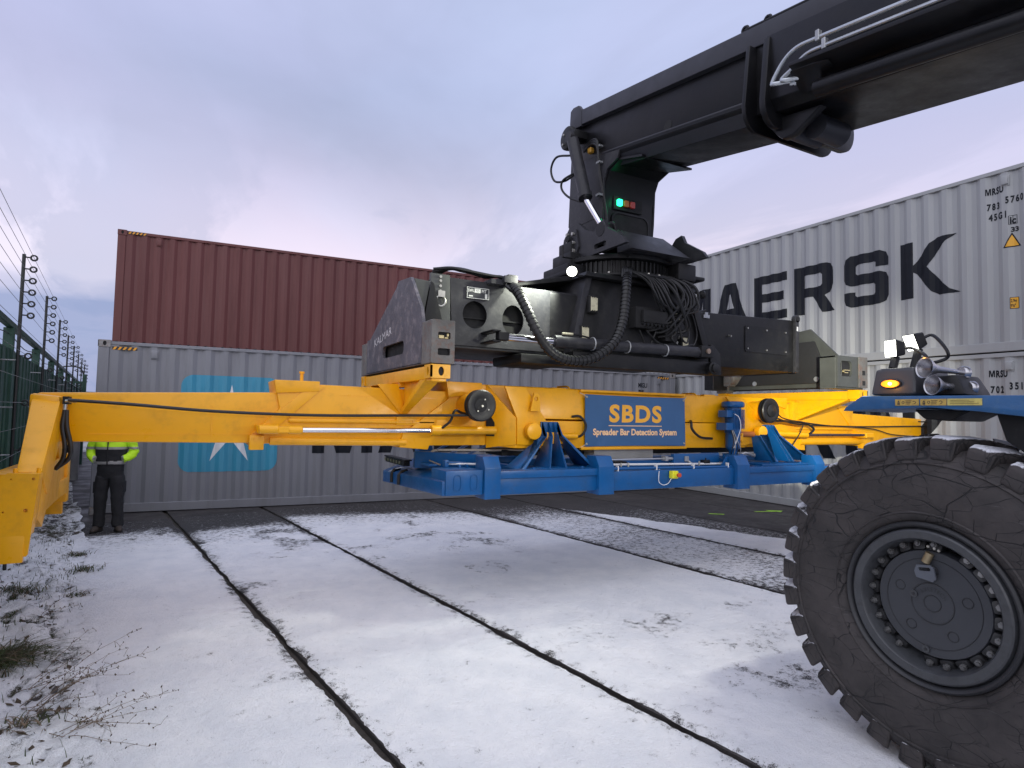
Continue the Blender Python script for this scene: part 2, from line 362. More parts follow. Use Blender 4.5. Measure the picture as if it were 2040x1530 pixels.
# grassy verge between slabs and fence
def verge():
    st = .028; s = np.arange(-4.6, 9.0, st); p = np.arange(-4.6, -2.18, st); S, P = np.meshgrid(s, p, indexing='ij')
    low = fbm(P*1.6, S*1.0, 4, 5); mid = fbm(P*6.5, S*4.0, 4, 12, .55); fine = fbm(P*17, S*11, 3, 25)
    Z = .12*sstep(-2.3, -3.6, P)+.11*(low-.45)+.10*(mid-.5)+.05*(fine-.5)
    P = P+.22*(fbm(S*1.6, S*0+1.7, 4, 77)-.5)*sstep(-2.7, -2.2, P)
    edge = sstep(-2.18, -2.45, P); Z = Z*edge+.012*(1-edge)
    cov = 1.36-1.3*sstep(.42, .30, mid*.55+fine*.45)-1.05*sstep(-2.75, -3.30, P)*(.5+low)-.30*sstep(.5, .75, low)
    cov -= .75*sstep(4.8, 6.0, S)*sstep(-2.1, -2.5, P)
    cov = np.where(P > -2.45, np.maximum(cov, 1.05*(1-sstep(.60, .72, mid))*(1-.8*sstep(4.5, 5.5, S))), cov)
    cov -= .6*sstep(.56, .66, fbm(P*5, S*2.4, 4, 91))*sstep(-2.75, -2.4, P)
    Z = Z+.022*np.clip(cov, 0, 1)
    X = PD.x*P+ED.x*S; Y = PD.y*P+ED.y*S
    o = sheet('verge', VERGE, None, X, Y, Z, cov); struct(o); return X, Y, Z
VX, VY, VZ = verge()
# far strip of the verge beyond
def verge_far():
    s = np.arange(8.95, 60, .35); p = np.arange(-14, -2.1, .3); S, P = np.meshgrid(s, p, indexing='ij')
    Z = .06*fbm(P, S, 3, 4)-.02; cov = .55+.9*(fbm(P*1.2, S*.8, 4, 61)-.5)
    struct(sheet('verge', VERGE, None, PD.x*P+ED.x*S, PD.y*P+ED.y*S, Z, cov))
verge_far()
# spray-paint marks on the asphalt
GRN = mat('green_spray_paint', (.33, .62, .05), .6, var=.3, dirt=(.05, .05, .05), dirt_amt=.6, dscale=25)
def mark(pts, lab):
    o = MB().plate([(x, y, .004) for x, y in pts], (0, 0, .0015)).build('paint_mark', GRN, flat=True, org=(pts[0][0], pts[0][1], 0)); tag(o, lab, 'paint mark')
mark([(6.78, 3.40), (7.0, 3.22), (7.06, 3.26), (6.84, 3.43)], 'short green spray paint dash on bare asphalt')
mark([(7.86, 3.28), (8.2, 3.18), (8.22, 3.30), (8.50, 3.12), (8.30, 3.02), (8.30, 3.10), (7.86, 3.22)], 'longer green spray paint arrow on bare asphalt beside white container')
# ------------------------------------------------------------------ containers
H = 2.896; CL = 12.192; CW = 2.438
PITCH_C = .278
def corr_profile(x0, x1, depth=.036):
    """list of (x, depth) along a corrugated wall, outer face at 0"""
    out = [(x0, 0.0)]; n = int((x1-x0-.07)/PITCH_C); m = ((x1-x0)-n*PITCH_C)/2; x = x0+m
    for i in range(n):
        a = x+i*PITCH_C; out += [(a+.036, 0.0), (a+.104, depth), (a+.174, depth), (a+.242, 0.0)]
    out.append((x1, 0.0)); return out
PROF = corr_profile(.17, CL-.17)
def drape(me, x_of=None, y0=.004, brk=True):
    """cut a flat xz mesh at the corrugation folds and lay it on the wall (y = depth - 3 mm)"""
    bm = bmesh.new(); bm.from_mesh(me)
    xs = [v.co.x for v in bm.verts]; lo, hi = min(xs), max(xs)
    for x, d in PROF:
        if lo < x < hi: bmesh.ops.bisect_plane(bm, geom=bm.verts[:]+bm.edges[:]+bm.faces[:], plane_co=(x, 0, 0), plane_no=(1, 0, 0))
    px = [a for a, _ in PROF]; pd = [b for _, b in PROF]
    for v in bm.verts: v.co.y = float(np.interp(v.co.x, px, pd))+WALL_Y-y0
    bm.to_mesh(me); bm.free(); return me
WALL_Y = .022
BLACKP = mat('black_lettering', (.006, .008, .013), .5, var=.1, spec=.25)
LETTER = {
 'M': [[(0,0),(0,1),(.36,1),(.57,.34),(.78,1),(1.14,1),(1.14,0),(.92,0),(.92,.70),(.70,0),(.44,0),(.22,.70),(.22,0)]],
 'A': [[(0,0),(.33,1),(.64,1),(.98,0),(.73,0),(.665,.22),(.315,.22),(.25,0)],[(.375,.40),(.605,.40),(.515,.74),(.465,.74)]],
 'E': [[(0,0),(0,1),(.83,1),(.83,.81),(.22,.81),(.22,.595),(.76,.595),(.76,.405),(.22,.405),(.22,.19),(.83,.19),(.83,0)]],
 'R': [[(0,0),(0,1),(.70,1),(.79,.96),(.84,.88),(.85,.8),(.85,.55),(.82,.45),(.76,.39),(.68,.36),(.66,.34),(.88,0),(.62,0),(.40,.35),(.22,.35),(.22,0)],[(.22,.81),(.58,.81),(.62,.77),(.62,.58),(.58,.54),(.22,.54)]],
 'S': [[(0,.62),(0,.84),(.04,.94),(.14,1),(.68,1),(.78,.95),(.82,.85),(.82,.70),(.61,.70),(.61,.79),(.57,.81),(.25,.81),(.22,.78),(.22,.64),(.26,.61),(.68,.61),(.78,.57),(.82,.47),(.82,.15),(.78,.05),(.68,0),(.14,0),(.04,.05),(0,.15),(0,.29),(.21,.29),(.21,.22),(.25,.19),(.57,.19),(.60,.22),(.60,.37),(.56,.41),(.14,.41),(.04,.46),(0,.54)]],
 'K': [[(0,0),(0,1),(.22,1),(.22,.58),(.30,.68),(.48,.92),(.60,1),(.89,1),(.72,.90),(.60,.76),(.50,.60),(.44,.52),(.52,.40),(.66,.22),(.78,.08),(.94,0),(.62,0),(.50,.08),(.36,.28),(.27,.42),(.22,.46),(.22,0)]]}
LX = dict(M=0, A=1.25, E=2.41, R=3.42, S=4.48, K=5.51)
def letter_obj(ch, x, z, h, parent):
    me = curve_mesh([[(x+a, z+b*h) for a, b in p] for p in LETTER[ch]])
    return put_print(me, 'letter', BLACKP, parent)
def put_print(me, name, m, parent, y0=.004):
    me.transform(Matrix(((1, 0, 0, 0), (0, 0, 0, 0), (0, 1, 0, 0), (0, 0, 0, 1)))); drape(me, y0=y0)
    me.materials.clear(); me.materials.append(m); o = bpy.data.objects.new(name, me); COL.objects.link(o); o.parent = parent; return o
def print_text(txt, x, z, size, parent, name='code_lettering', m=None, space=1.0, sx=1.0, bold=.0):
    me = text_mesh(txt, size, space, bold); me.transform(Matrix.Diagonal((sx, 1, 1, 1))); me.transform(Matrix.Translation((x, z, 0)))
    return put_print(me, name, m or BLACKP, parent)
HAZO = mat('hazard_orange', (.75, .33, .02), .5, var=.1); HAZK = mat('hazard_black', (.02, .02, .02), .5)
LOGO_B = mat('logo_blue', (.045, .27, .41), .45, var=.12, dirt=(.02, .16, .28), dirt_amt=.4, dscale=3, streak=True)
LOGO_W = mat('logo_white', (.70, .70, .71), .45, var=.1)
CAST = {}
def casting_mesh(key, m):
    if key in CAST: return CAST[key]
    q = MB(); q.mi = 1; q.box(.016, .162, .016, .146, .014, .104); q.mi = 0
    q.mesh(curve_mesh([rrect(0, .178, 0, .118, .008), circ(.095, .06, .026, .04, 16)], .016), XZ(.008))
    q.mesh(curve_mesh([rrect(0, .162, 0, .118, .008), circ(.075, .06, .024, .038, 16)], .016), Matrix(((0, 0, 1, .008), (1, 0, 0, 0), (0, 1, 0, 0), (0, 0, 0, 1))))
    q.box(.016, .178, .016, .162, 0, .014); q.box(.016, .178, .016, .162, .104, .118); q.box(.162, .178, .016, .162, .014, .104); q.box(.016, .162, .146, .162, .014, .104)
    o = q.build('corner_casting', [m, DARK]); CAST[key] = o.data; bpy.data.objects.remove(o); return CAST[key]
def container(label, loc, rz, z, m, mc, key, text=False, logo=False, group='stacked shipping containers', hazard=True, codes=None):
    t = thing('shipping_container', label, 'container', (loc[0], loc[1], z), group, rz, local=True)
    q = MB(); xs = PROF
    z0, z1 = .155, H-.065
    vs = [(x, WALL_Y+d, zz) for zz in (z0, z1) for x, d in xs]; n = len(xs)
    q.add(vs, [(i, i+1, n+i+1, n+i) for i in range(n-1)]); q.build('side_panel', m, t, flat=True)
    q = MB(); vs = [(x, CW-WALL_Y-d, zz) for zz in (z0, z1) for x, d in xs]; q.add(vs, [(i, i+1, n+i+1, n+i) for i in range(n-1)]); q.build('side_panel', m, t, flat=True)
    # bottom and top rails
    for y0, y1 in ((0.010, .060), (CW-.06, CW-.010)):
        MB().box(.178, CL-.178, y0, y1, .012, .158).build('bottom_rail', m, t, bevel=.006)
        MB().box(.178, CL-.178, y0+.002, y1, H-.078, H-.012 if key != 'grey' else H-.022).build('top_rail', m, t, bevel=.006)
    # posts
    for x0, x1 in ((0.004, .168), (CL-.168, CL-.004)):
        for y0, y1 in ((0.004, .15), (CW-.15, CW-.004)):
            MB().box(x0, x1, y0, y1, .118, H-.118).build('corner_post', m, t, bevel=.012)
    cm = casting_mesh(key, mc)
    for ix in (0, 1):
        for iy in (0, 1):
            for zz in (0, H-.118):
                o = bpy.data.objects.new('corner_casting', cm); COL.objects.link(o); o.parent = t
                o.location = (CL*ix, CW*iy, zz); o.scale = (1-2*ix, 1-2*iy, 1)
    # roof: shallow cross corrugations whose ends show along the eave
    q = MB(); k = 88; rx = np.linspace(.18, CL-.18, k*2+1); vs = []
    for y in (.03, CW-.03):
        for i, x in enumerate(rx): vs.append((x, y, H-.030+((.026 if key == 'grey' else .012) if i % 2 else 0.0)))
    n2 = len(rx); q.add(vs, [(i, i+1, n2+i+1, n2+i) for i in range(n2-1)]); q.build('roof_panel', m, t, flat=True)
    # floor, front wall and doors
    MB().box(.17, CL-.17, .061, CW-.061, .10, .15).build('floor_frame', DARK, t)
    q = MB(); q.box(.01, .05, .151, CW-.151, .16, H-.12); q.build('end_wall', m, t)
    q = MB(); q.box(-.0, .12, .163, CW-.163, H-.115, H-.01); q.box(-.0, .12, .163, CW-.163, .01, .15); q.build('end_header', m, t, bevel=.006)
    for k in range(2):
        ya = .155+k*(CW-.31)/2; yb = ya+(CW-.31)/2-.01
        d = MB().box(CL-.05, CL-.012, ya, yb, .16, H-.13).build('door', m, t, bevel=.004)
        for yy in (ya+.25, yb-.25): MB().cyl((CL-.002, yy, .17), (CL-.002, yy, H-.14), .017, 8).build('lock_rod', mc, d)
    q = MB(); q.box(CL-.12, CL, .163, CW-.163, H-.115, H-.01); q.box(CL-.12, CL, .163, CW-.163, .01, .15); q.build('end_header', m, t, bevel=.006)
    if hazard:
        for x0 in (.20, CL-.20-.36):
            q = MB(); zz = H-.158 if key != 'red' else H-.079; hh = .052; yy = .0105 if key == 'red' else WALL_Y-.006
            yb = yy
            q.mi = 1; q.box(x0, x0+.36, yb, yb+.004, zz, zz+hh); q.mi = 0
            for i in range(5):
                a = x0+.005+i*.072; q.prism([(a, zz+.002), (a+.036, zz+.002), (min(a+.066, x0+.36), zz+hh-.002), (a+.03, zz+hh-.002)], 'y', yb-.002, yb-.0005)
            q.build('hazard_stripe', [HAZO, HAZK], t, flat=True)
    for x in (.82, CL-.82+.3):
        q = MB(); q.box(x-.045, x+.045, -.012, WALL_Y+.03, H-.28, H-.15); q.box(x-.06, x+.06, WALL_Y-.008, WALL_Y+.03, H-.30, H-.135); q.build('vent_cover', m, t, bevel=.012, seg=2)
    if text is not False:
        for ch in 'MAERSK': letter_obj(ch, text+LX[ch], 0.97 if key == 'grey' else 1.05, .99, t)
    if logo is not False:
        x0, x1, za, zb = logo; put_print(curve_mesh([rrect(x0, x1, za, zb, .20, 8)]), 'logo_panel', LOGO_B, t)
        cx, cz = (x0+x1)/2, (za+zb)/2-.02; pts = []
        for i in range(14):
            r = .72 if i % 2 == 0 else .24; a = math.pi/2+i*math.pi/7; pts.append((cx+r*math.cos(a), cz+r*math.sin(a)))
        put_print(curve_mesh([pts]), 'logo_star', LOGO_W, t, y0=.007)
    if codes:
        for txt, x, zz, sz, kw in codes: print_text(txt, x, zz, sz, t, **kw)
    return t
C_GREY = mat('container_grey', (.20, .205, .225), .48, var=.10, dirt=(.135, .13, .13), dirt_amt=.45, dscale=1.2, streak=True, bump=.06, bscale=5)
C_GREYC = mat('container_grey_casting', (.24, .235, .23), .6, var=.2, dirt=(.22, .10, .06), dirt_amt=.6, dscale=9)
C_RED = mat('container_red', (.115, .028, .025), .5, var=.12, dirt=(.075, .021, .019), dirt_amt=.5, dscale=1.3, streak=True, bump=.06, bscale=5)
C_WHT = mat('container_white', (.33, .34, .345), .45, var=.07, dirt=(.28, .285, .28), dirt_amt=.5, dscale=1.1, streak=True, bump=.05, bscale=5)
LA = -.049; RA = 1.5865+math.pi
A0 = (-3.221, 7.178)
cond = dict(sx=.62, bold=.004)
container('grey shipping container with pale blue star square behind the person, under red container', A0, LA, 0, C_GREY, C_GREYC, 'grey', text=3.47, logo=(1.24, 2.85, .66, 2.37),
          codes=[('MRGU', 11.05, 2.51, .16, cond), ('765', 11.06, 2.30, .20, dict(sx=.62, bold=.012)), ('4493', 11.45, 2.27, .16, cond)])
red_loc = (-3.46, 11.147)
container('dark red shipping container stacked behind and above the grey one', red_loc, LA, H, C_RED, C_RED, 'red')
container('grey shipping container hidden underneath the red one', red_loc, LA, 0, C_GREY, C_GREYC, 'grey', hazard=False)
v = Vector((math.cos(1.5865), math.sin(1.5865))); FE = 11.77; RO = Vector((9.231, -.397))+v*FE
SIGN_Y = mat('sticker_orange', (.72, .36, .02), .45, var=.08)
def rcodes(num):
    X = lambda vv: FE-vv
    return [('RSU', X(.285), 2.515, .145, dict(sx=.60, bold=.006, space=1.15)), (num[0], X(.345), 2.27, .145, dict(sx=.60, bold=.006, space=1.4)), (num[1], X(.10), 2.32, .145, dict(sx=.60, bold=.006, space=1.4)),
            ('45G1', X(.325), 2.10, .145, dict(sx=.60, bold=.006, space=1.4)), ('ic', X(.055), 1.99, .15, dict(sx=.75, bold=.006)), ('33', X(.045), 1.86, .10, dict(sx=1.0, bold=.004))]
def right_extras(t):
    X = lambda vv: FE-vv
    put_print(curve_mesh([[(X(.36)+a*.058, 2.515+b*.105) for a, b in p] for p in LETTER['M']]), 'code_lettering', BLACKP, t)
    # framed ic box, warning triangle, height plate
    put_print(curve_mesh([rrect(X(.07), X(-.035), 1.975, 2.115, .004), rrect(X(.063), X(.022), 1.982, 2.108, .004), rrect(X(.015), X(-.028), 1.982, 2.108, .004)]), 'code_frame', BLACKP, t, y0=.003)
    tri = [(X(.14), 1.62), (X(-.075), 1.62), (X(.032), 1.85)]; tri2 = [(X(.115), 1.635), (X(-.05), 1.635), (X(.032), 1.81)]
    put_print(curve_mesh([tri]), 'warning_triangle', BLACKP, t, y0=.003); put_print(curve_mesh([tri2]), 'warning_triangle_face', SIGN_Y, t, y0=.006)
    put_print(curve_mesh([rrect(X(.072), X(-.035), .66, .84, .01)]), 'height_plate', BLACKP, t, y0=.003); put_print(curve_mesh([rrect(X(.064), X(-.027), .668, .832, .008)]), 'height_plate_face', SIGN_Y, t, y0=.006)
    for tx, zz in (('2.9m', .762), ("9'6\"", .685)): print_text(tx, X(.06), zz, .07, t, name='height_lettering', sx=.5, bold=.002).location.y = -.004
cu = container('white shipping container with large black lettering, upper of the right stack', RO, RA, H, C_WHT, C_WHT, 'white', text=4.59, logo=(2.2, 3.8, .66, 2.37), hazard=False, codes=rcodes(('783', '5760')))
cl_ = container('white shipping container at the bottom of the right stack', RO, RA, 0, C_WHT, C_WHT, 'white', text=4.59, logo=(2.2, 3.8, .66, 2.37), hazard=False, codes=rcodes(('702', '3513')))
right_extras(cu); right_extras(cl_)
# ------------------------------------------------------------------ fence
FG = mat('fence_green', (.010, .050, .032), .5, var=.2, dirt=(.02, .045, .03), dirt_amt=.4, dscale=4); FK = mat('fence_black', (.012, .014, .015), .5)
WIRE = mat('fence_wire', (.30, .31, .32), .4, metal=.7)
fa = math.radians(96.2); FD = Vector((math.cos(fa), math.sin(fa), 0)); FN = Vector((FD.y, -FD.x, 0)); FB = Vector((-3.56, 2.963, 0))
def fp(t, o, z): return FB+FD*t+FN*o+Vector((0, 0, z))
def fence():
    t = thing('security_fence', 'tall dark green panel fence with electric wire posts along the left', 'fence', tuple(fp(0, 0, 0)))
    sp = 3.1; first = -5.2
    def obx(q, ta, tb, oa, ob, za, zb):
        q.add([fp(ta, oa, za), fp(tb, oa, za), fp(tb, ob, za), fp(ta, ob, za), fp(ta, oa, zb), fp(tb, oa, zb), fp(tb, ob, zb), fp(ta, ob, zb)], [(0,3,2,1),(4,5,6,7),(0,1,5,4),(1,2,6,5),(2,3,7,6),(3,0,4,7)])
    npan = 9
    for i in range(npan+1):
        ta = first+i*sp
        q = MB(); obx(q, ta-.05, ta+.05, -.05, .05, 0, 2.66); q.build('post', FG, t, bevel=.006)
        if i < npan:
            q = MB(); k = 16; w = (sp-.10)/k            # upright pressed boards
            for j in range(k):
                a = ta+.05+j*w; obx(q, a+.004, a+w-.004, -.015+(.012 if j % 2 else 0), .010+(.012 if j % 2 else 0), .06, 2.42)
            obx(q, ta+.05, ta+sp-.05, -.022, -.017, .05, 2.41)
            q.build('fence_panel', FG, t, bevel=.002)
            q = MB(); obx(q, ta, ta+sp, -.035, .035, 2.665, 2.735); q.build('top_rail', FG, t, bevel=.006)
            q = MB(); q.tube([fp(ta+sp*f, .0, 2.56+.03*math.cos(f*2*math.pi)) for f in np.linspace(0, 1, 9)], .006, 5); q.build('barbed_wire', FK, t)
    # electric posts with ring insulators
    zs = [3.36, 3.235, 3.11, 2.985, 2.86, 2.735, 2.55, 2.30, 2.05, 1.80, 1.55, 1.30, 1.05, .8]
    for i in range(9):
        tt = -2.65+i*2.93 if i else -2.65
        o = .16
        p = MB().tube([fp(tt, o, .02), fp(tt, o, 3.39)], .017, 8).build('electric_post', FK, t)
        for zz in zs[:6]+zs[7::2]:
            q = MB(); q.tube([fp(tt, o, zz), fp(tt, o+.055, zz)], .008, 6)
            q.tube([fp(tt, o+.085+.028*math.cos(a), zz+.028*math.sin(a)) for a in np.linspace(0, 2*math.pi, 11)[:-1]], .010, 6, closed=True); q.build('insulator', FK, p)
    for zz in zs:
        q = MB(); q.tube([fp(-4.6, .245, zz), fp(21, .245, zz)], .0022, 5); q.build('wire', WIRE, t)
    # mounting brackets seen as short light rods on the panels
    for i in range(8):
        for zz in (2.25, 1.75, 1.25): 
            q = MB(); tt = -2.65+i*2.93; q.tube([fp(tt, .02, zz), fp(tt, .16, zz)], .007, 6); q.build('bracket', GALV, t)
fence()
def gate():
    t = thing('fence_gate', 'dark green gate frame at the far end of the fence by the container', 'gate', (-5.6, 17.5, 0))
    for x in (-5.45, -4.78): MB().box(x-.05, x+.05, 17.45, 17.55, 0, 2.75).build('gate_post', FG, t, bevel=.006)
    MB().tube(bez([(-5.45, 17.5, 2.75), (-5.38, 17.5, 2.93), (-5.1, 17.5, 2.98), (-4.88, 17.5, 2.9), (-4.78, 17.5, 2.6)], 6), .022, 6).build('hoop', FK, t)
    for x in np.linspace(-5.38, -4.85, 7): MB().tube([(x, 17.5, .2), (x, 17.5, 2.5)], .014, 6).build('bar', FG, t)
    for zz in (.2, 2.5): MB().box(-5.4, -4.83, 17.47, 17.53, zz-.03, zz+.03).build('gate_rail', FG, t)
gate()
o = MB().lathe([(.11, 0), (.11, .95), (.10, 1.0), (.06, 1.02)], (-4.28, 12.9, 0), (0, 0, 1), 18).build('bollard', mat('concrete_grey', (.33, .33, .34), .8, var=.2, bump=.2, bscale=30), org=(-4.28, 12.9, 0))
tag(o, 'pale grey round bollard standing past the person near the fence', 'bollard')
# far low hedge line under the sky gap
HILL = mat('far_trees', (.035, .045, .045), .95, var=.4, dscale=.5)
q = MB(); pts = []
for i in range(121):
    a = math.radians(40+i*1.2); r = 260; h = 5+3.0*float(fbm(np.array([i*.35]), np.array([2.2]), 3, 8)[0]); pts.append((r*math.cos(a), r*math.sin(a), h))
for i in range(120):
    a, b = pts[i], pts[i+1]; q.hexa([(a[0], a[1], -.2), (b[0], b[1], -.2), (b[0]*1.08, b[1]*1.08, -.2), (a[0]*1.08, a[1]*1.08, -.2)], [a, b, (b[0]*1.08, b[1]*1.08, b[2]), (a[0]*1.08, a[1]*1.08, a[2])])
struct(q.build('far_woodland', HILL), 'stuff')
# ------------------------------------------------------------------ yellow telescopic spreader (x along it, y away from the camera)
Y0, Y1 = .95, 1.46
def iso_corner(parent, x, y, z, sx, sy, m):
    """corner fitting with oval holes; x,y = outer corner, sx/sy point inwards"""
    if 'y' not in CAST: casting_mesh('y', m)
    o = bpy.data.objects.new('corner_fitting', CAST['y']); COL.objects.link(o); o.parent = parent
    o.location = Vector((x, y, z))-root_org(parent); o.scale = (sx, sy, 1); return o
def bolts(parent, pts, ax, r=.012, h=.012, m=None, name='bolt'):
    for p in pts:
        p = Vector(p); MB().cyl(p, p+Vector(ax)*h, r, 6).build(name, m or YEL, parent)
def yellow():
    t = thing('yellow_spreader', 'long yellow telescopic spreader beam hanging under the black spreader', 'spreader beam', (3.05, 1.2, 1.4))
    B = lambda q, n, **k: q.build(n, YEL, t, **{**dict(bevel=.010, seg=2), **k})
    # ---- left arm
    q = MB(); q.prism([(-2.83, 1.868), (-2.84, 1.80), (-2.80, 1.50), (-.6, 1.472), (-.6, 1.955), (-2.80, 1.878)], 'y', Y0+.03, Y1-.03); B(q, 'inner_arm', bevel=.018)
    MB().box(-1.62, -1.612, Y0+.024, Y0+.032, 1.54, 1.80).build('weld_bead', YEL, t)
    MB().box(-2.5, -1.2, Y0+.026, Y0+.031, 1.556, 1.562).build('weld_bead', YEL, t)
    q = MB(); q.prism([(-1.125, 2.035), (-1.075, 1.79), (-1.300, 1.56), (-1.315, 1.452), (-1.205, 1.452), (-1.195, 1.478), (.75, 1.452), (.75, 2.0), (-.73, 2.022)], 'y', Y0, Y1); B(q, 'middle_arm', bevel=.014)
    q = MB(); q.prism([(-1.13, 2.05), (-1.11, 1.93), (-.74, 1.955), (-.735, 2.05)], 'y', Y0-.016, Y1+.02); B(q, 'arm_collar', bevel=.008)
    q = MB(); q.prism([(-1.295, 1.57), (-.83, 2.003), (-.69, 2.003), (-1.15, 1.57)], 'y', Y0-.010, Y0+.01); B(q, 'stiffener_plate', bevel=.004)
    q = MB(); q.box(-1.32, -1.20, Y0-.05, Y0+.02, 1.425, 1.555); B(q, 'slide_shoe')
    bolts(t, [(-1.29, Y0-.05, 1.53), (-1.23, Y0-.05, 1.53)], (0, -1, 0))
    MB().cyl((-.86, 1.2, 2.04), (-.86, 1.2, 2.13), .016, 10).build('stop_pin', YEL, t); MB().cyl((-.86, 1.2, 2.13), (-.86, 1.2, 2.15), .024, 10).build('stop_pin', YEL, t)
    MB().box(-.55, .42, Y0-.002, Y0+.003, 1.925, 1.93).build('weld_bead', YEL, t)
    MB().box(-1.0, .40, Y0-.03, Y0+.01, 1.665, 1.70).build('side_ridge', YEL, t, bevel=.012)
    MB().tube([(-1.15, Y0-.015, 1.50), (.10, Y0-.015, 1.485)], .035, 12).build('lower_chord', YEL, t)
    # ---- right arm
    q = MB(); q.prism([(9.2, 1.845), (9.85, 1.83), (10.3, 1.56), (10.3, 1.46), (6.6, 1.44), (6.6, 1.93)], 'y', Y0+.03, Y1-.03); B(q, 'inner_arm', bevel=.018)
    q = MB(); q.prism([(7.35, 2.02), (7.30, 1.80), (7.55, 1.54), (7.62, 1.395), (7.48, 1.395), (7.45, 1.43), (5.4, 1.41), (5.4, 2.02)], 'y', Y0, Y1); B(q, 'middle_arm', bevel=.014)
    q = MB(); q.prism([(7.53, 1.56), (7.06, 1.99), (6.92, 1.99), (7.39, 1.56)], 'y', Y0-.010, Y0+.01); B(q, 'stiffener_plate', bevel=.004)
    q = MB(); q.box(7.46, 7.66, Y0-.06, Y0+.02, 1.36, 1.54); B(q, 'slide_shoe')
    MB().tube([(6.0, Y0-.015, 1.475), (7.5, Y0-.015, 1.475)], .055, 12).build('lower_chord', YEL, t)
    MB().box(5.9, 7.3, Y0-.03, Y0+.01, 1.64, 1.68).build('side_ridge', YEL, t, bevel=.012)
    # right end: clip holder and bent plate
    q = MB(); q.prism([(9.75, 1.84), (9.92, 1.84), (9.96, 1.74), (10.33, 1.50), (10.33, 1.42), (10.0, 1.42), (9.8, 1.60)], 'y', Y0-.03, Y0+.06); B(q, 'end_bracket')
    q = MB(); q.box(9.52, 9.62, Y0-.06, Y0+.02, 1.50, 1.74); q.build('hose_clamp', BLK, t, bevel=.01)
    # ---- main body
    q = MB(); q.prism([(.505, 2.082), (.54, 1.93), (.065, 1.57), (.03, 1.435), (.33, 1.41), (.345, 1.452), (1.10, 1.452), (5.05, 1.40), (5.80, 1.40), (5.82, 1.365), (6.13, 1.345), (6.12, 1.49), (5.66, 1.90), (5.70, 2.04), (5.60, 2.082), (.61, 2.092)], 'y', Y0-.03, Y1+.03); B(q, 'main_beam', bevel=.012)
    q = MB(); q.prism([(.50, 2.105), (.53, 1.94), (.90, 2.0), (.90, 2.105)], 'y', Y0-.055, Y1+.05); B(q, 'beam_collar', bevel=.008)
    q = MB(); q.prism([(5.72, 2.095), (5.69, 1.94), (5.38, 2.0), (5.38, 2.095)], 'y', Y0-.055, Y1+.05); B(q, 'beam_collar', bevel=.008)
    for i in range(9): MB().cyl((.33+i*.035, 1.1+.02*(i % 2), 2.10), (.33+i*.035, 1.1+.02*(i % 2), 2.125), .010, 6).build('bolt', YEL, t)
    # thicker middle with slanted cheeks
    C0 = .70
    cz = [(1.435, 0), (2.075, 0)]
    q = MB(); q.hexa([(1.21, C0, 1.43), (4.62, C0, 1.41), (4.90, Y0-.03, 1.41), (.96, Y0-.03, 1.45)], [(1.21, C0, 1.72), (4.62, C0, 1.72), (4.90, Y0-.03, 1.72), (1.02, Y0-.03, 1.74)]); B(q, 'lower_casing', bevel=.008)
    q = MB(); q.hexa([(1.21, C0+.004, 1.742), (4.62, C0+.004, 1.725), (4.88, Y0-.034, 1.725), (.97, Y0-.034, 1.742)], [(1.50, C0+.05, 2.075), (4.40, C0+.05, 2.055), (4.88, Y0-.034, 2.055), (.97, Y0-.034, 2.085)]); B(q, 'upper_casing', bevel=.008)
    # cheek plates: left one shows its dark slanted face
    q = MB(); q.plate([(.955, Y0-.042, 2.09), (1.20, C0-.012, 1.745), (1.205, C0-.012, 1.47), (.965, Y0-.042, 1.425)], (.02, .016, 0)); B(q, 'cheek_plate', bevel=.003)
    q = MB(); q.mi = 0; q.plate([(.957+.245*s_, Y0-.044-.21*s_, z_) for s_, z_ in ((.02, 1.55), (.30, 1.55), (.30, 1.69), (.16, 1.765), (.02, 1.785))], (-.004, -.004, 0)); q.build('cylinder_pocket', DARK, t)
    q = MB(); q.plate([(1.06, C0-.02, 2.07), (1.30, C0-.02, 2.07), (1.55, C0-.02, 1.74), (1.70, C0-.02, 1.44), (1.215, C0-.02, 1.47), (1.21, C0-.02, 1.74)], (0, .03, 0)); B(q, 'gusset_plate', bevel=.004)
    q = MB(); q.plate([(4.25, C0-.02, 2.06), (4.55, C0-.02, 2.06), (5.25, Y0-.10, 1.68), (5.25, Y0-.10, 1.52), (4.60, C0-.02, 1.44), (4.25, C0-.02, 1.44), (4.6, C0-.02, 1.74)], (0, .03, 0)); B(q, 'gusset_plate', bevel=.004)
    for x in (1.40, 4.50):
        q = MB(); q.mesh(curve_mesh([[(x-.06, 1.82), (x+.06, 1.82), (x+.05, 1.98), (x+.02, 2.01), (x-.02, 2.01)], circ(x+.005, 1.95, .024, n=14)], .02), Matrix.Translation((0, C0-.06, 0)) @ XZ(0)); B(q, 'lifting_lug', bevel=.003)
        q = MB(); q.lathe([(.075, 0), (.085, .02), (.085, .09), (.06, .10)], (x-.03 if x < 3 else x+.33, C0-.02, 1.61), (0, -1, 0), 24); B(q, 'pivot_pin', bevel=0)
    for x in (1.78, 4.05): q = MB(); q.box(x-.10, x+.10, C0+.06, C0+.14, 1.93, 2.085); B(q, 'top_clamp', bevel=.015)
    q = MB(); q.box(2.02, 3.58, C0+.005, C0+.10, 2.045, 2.075); B(q, 'banner_ledge', bevel=.008)
    q = MB(); q.box(2.02, 3.58, C0-.02, C0+.02, 1.405, 1.44); B(q, 'banner_ledge', bevel=.008)
    for x in (1.55, 4.28): q = MB(); q.box(x, x+.24, C0-.06, C0, 1.475, 1.60); B(q, 'valve_block', bevel=.01); bolts(t, [(x+.04, C0-.06, 1.58), (x+.20, C0-.06, 1.58), (x+.20, C0-.06, 1.50)], (0, -1, 0))
    MB().tube([(1.72, C0-.07, 1.56), (1.92, C0-.07, 1.56)], .032, 12).build('hose_coupling', YEL, t)
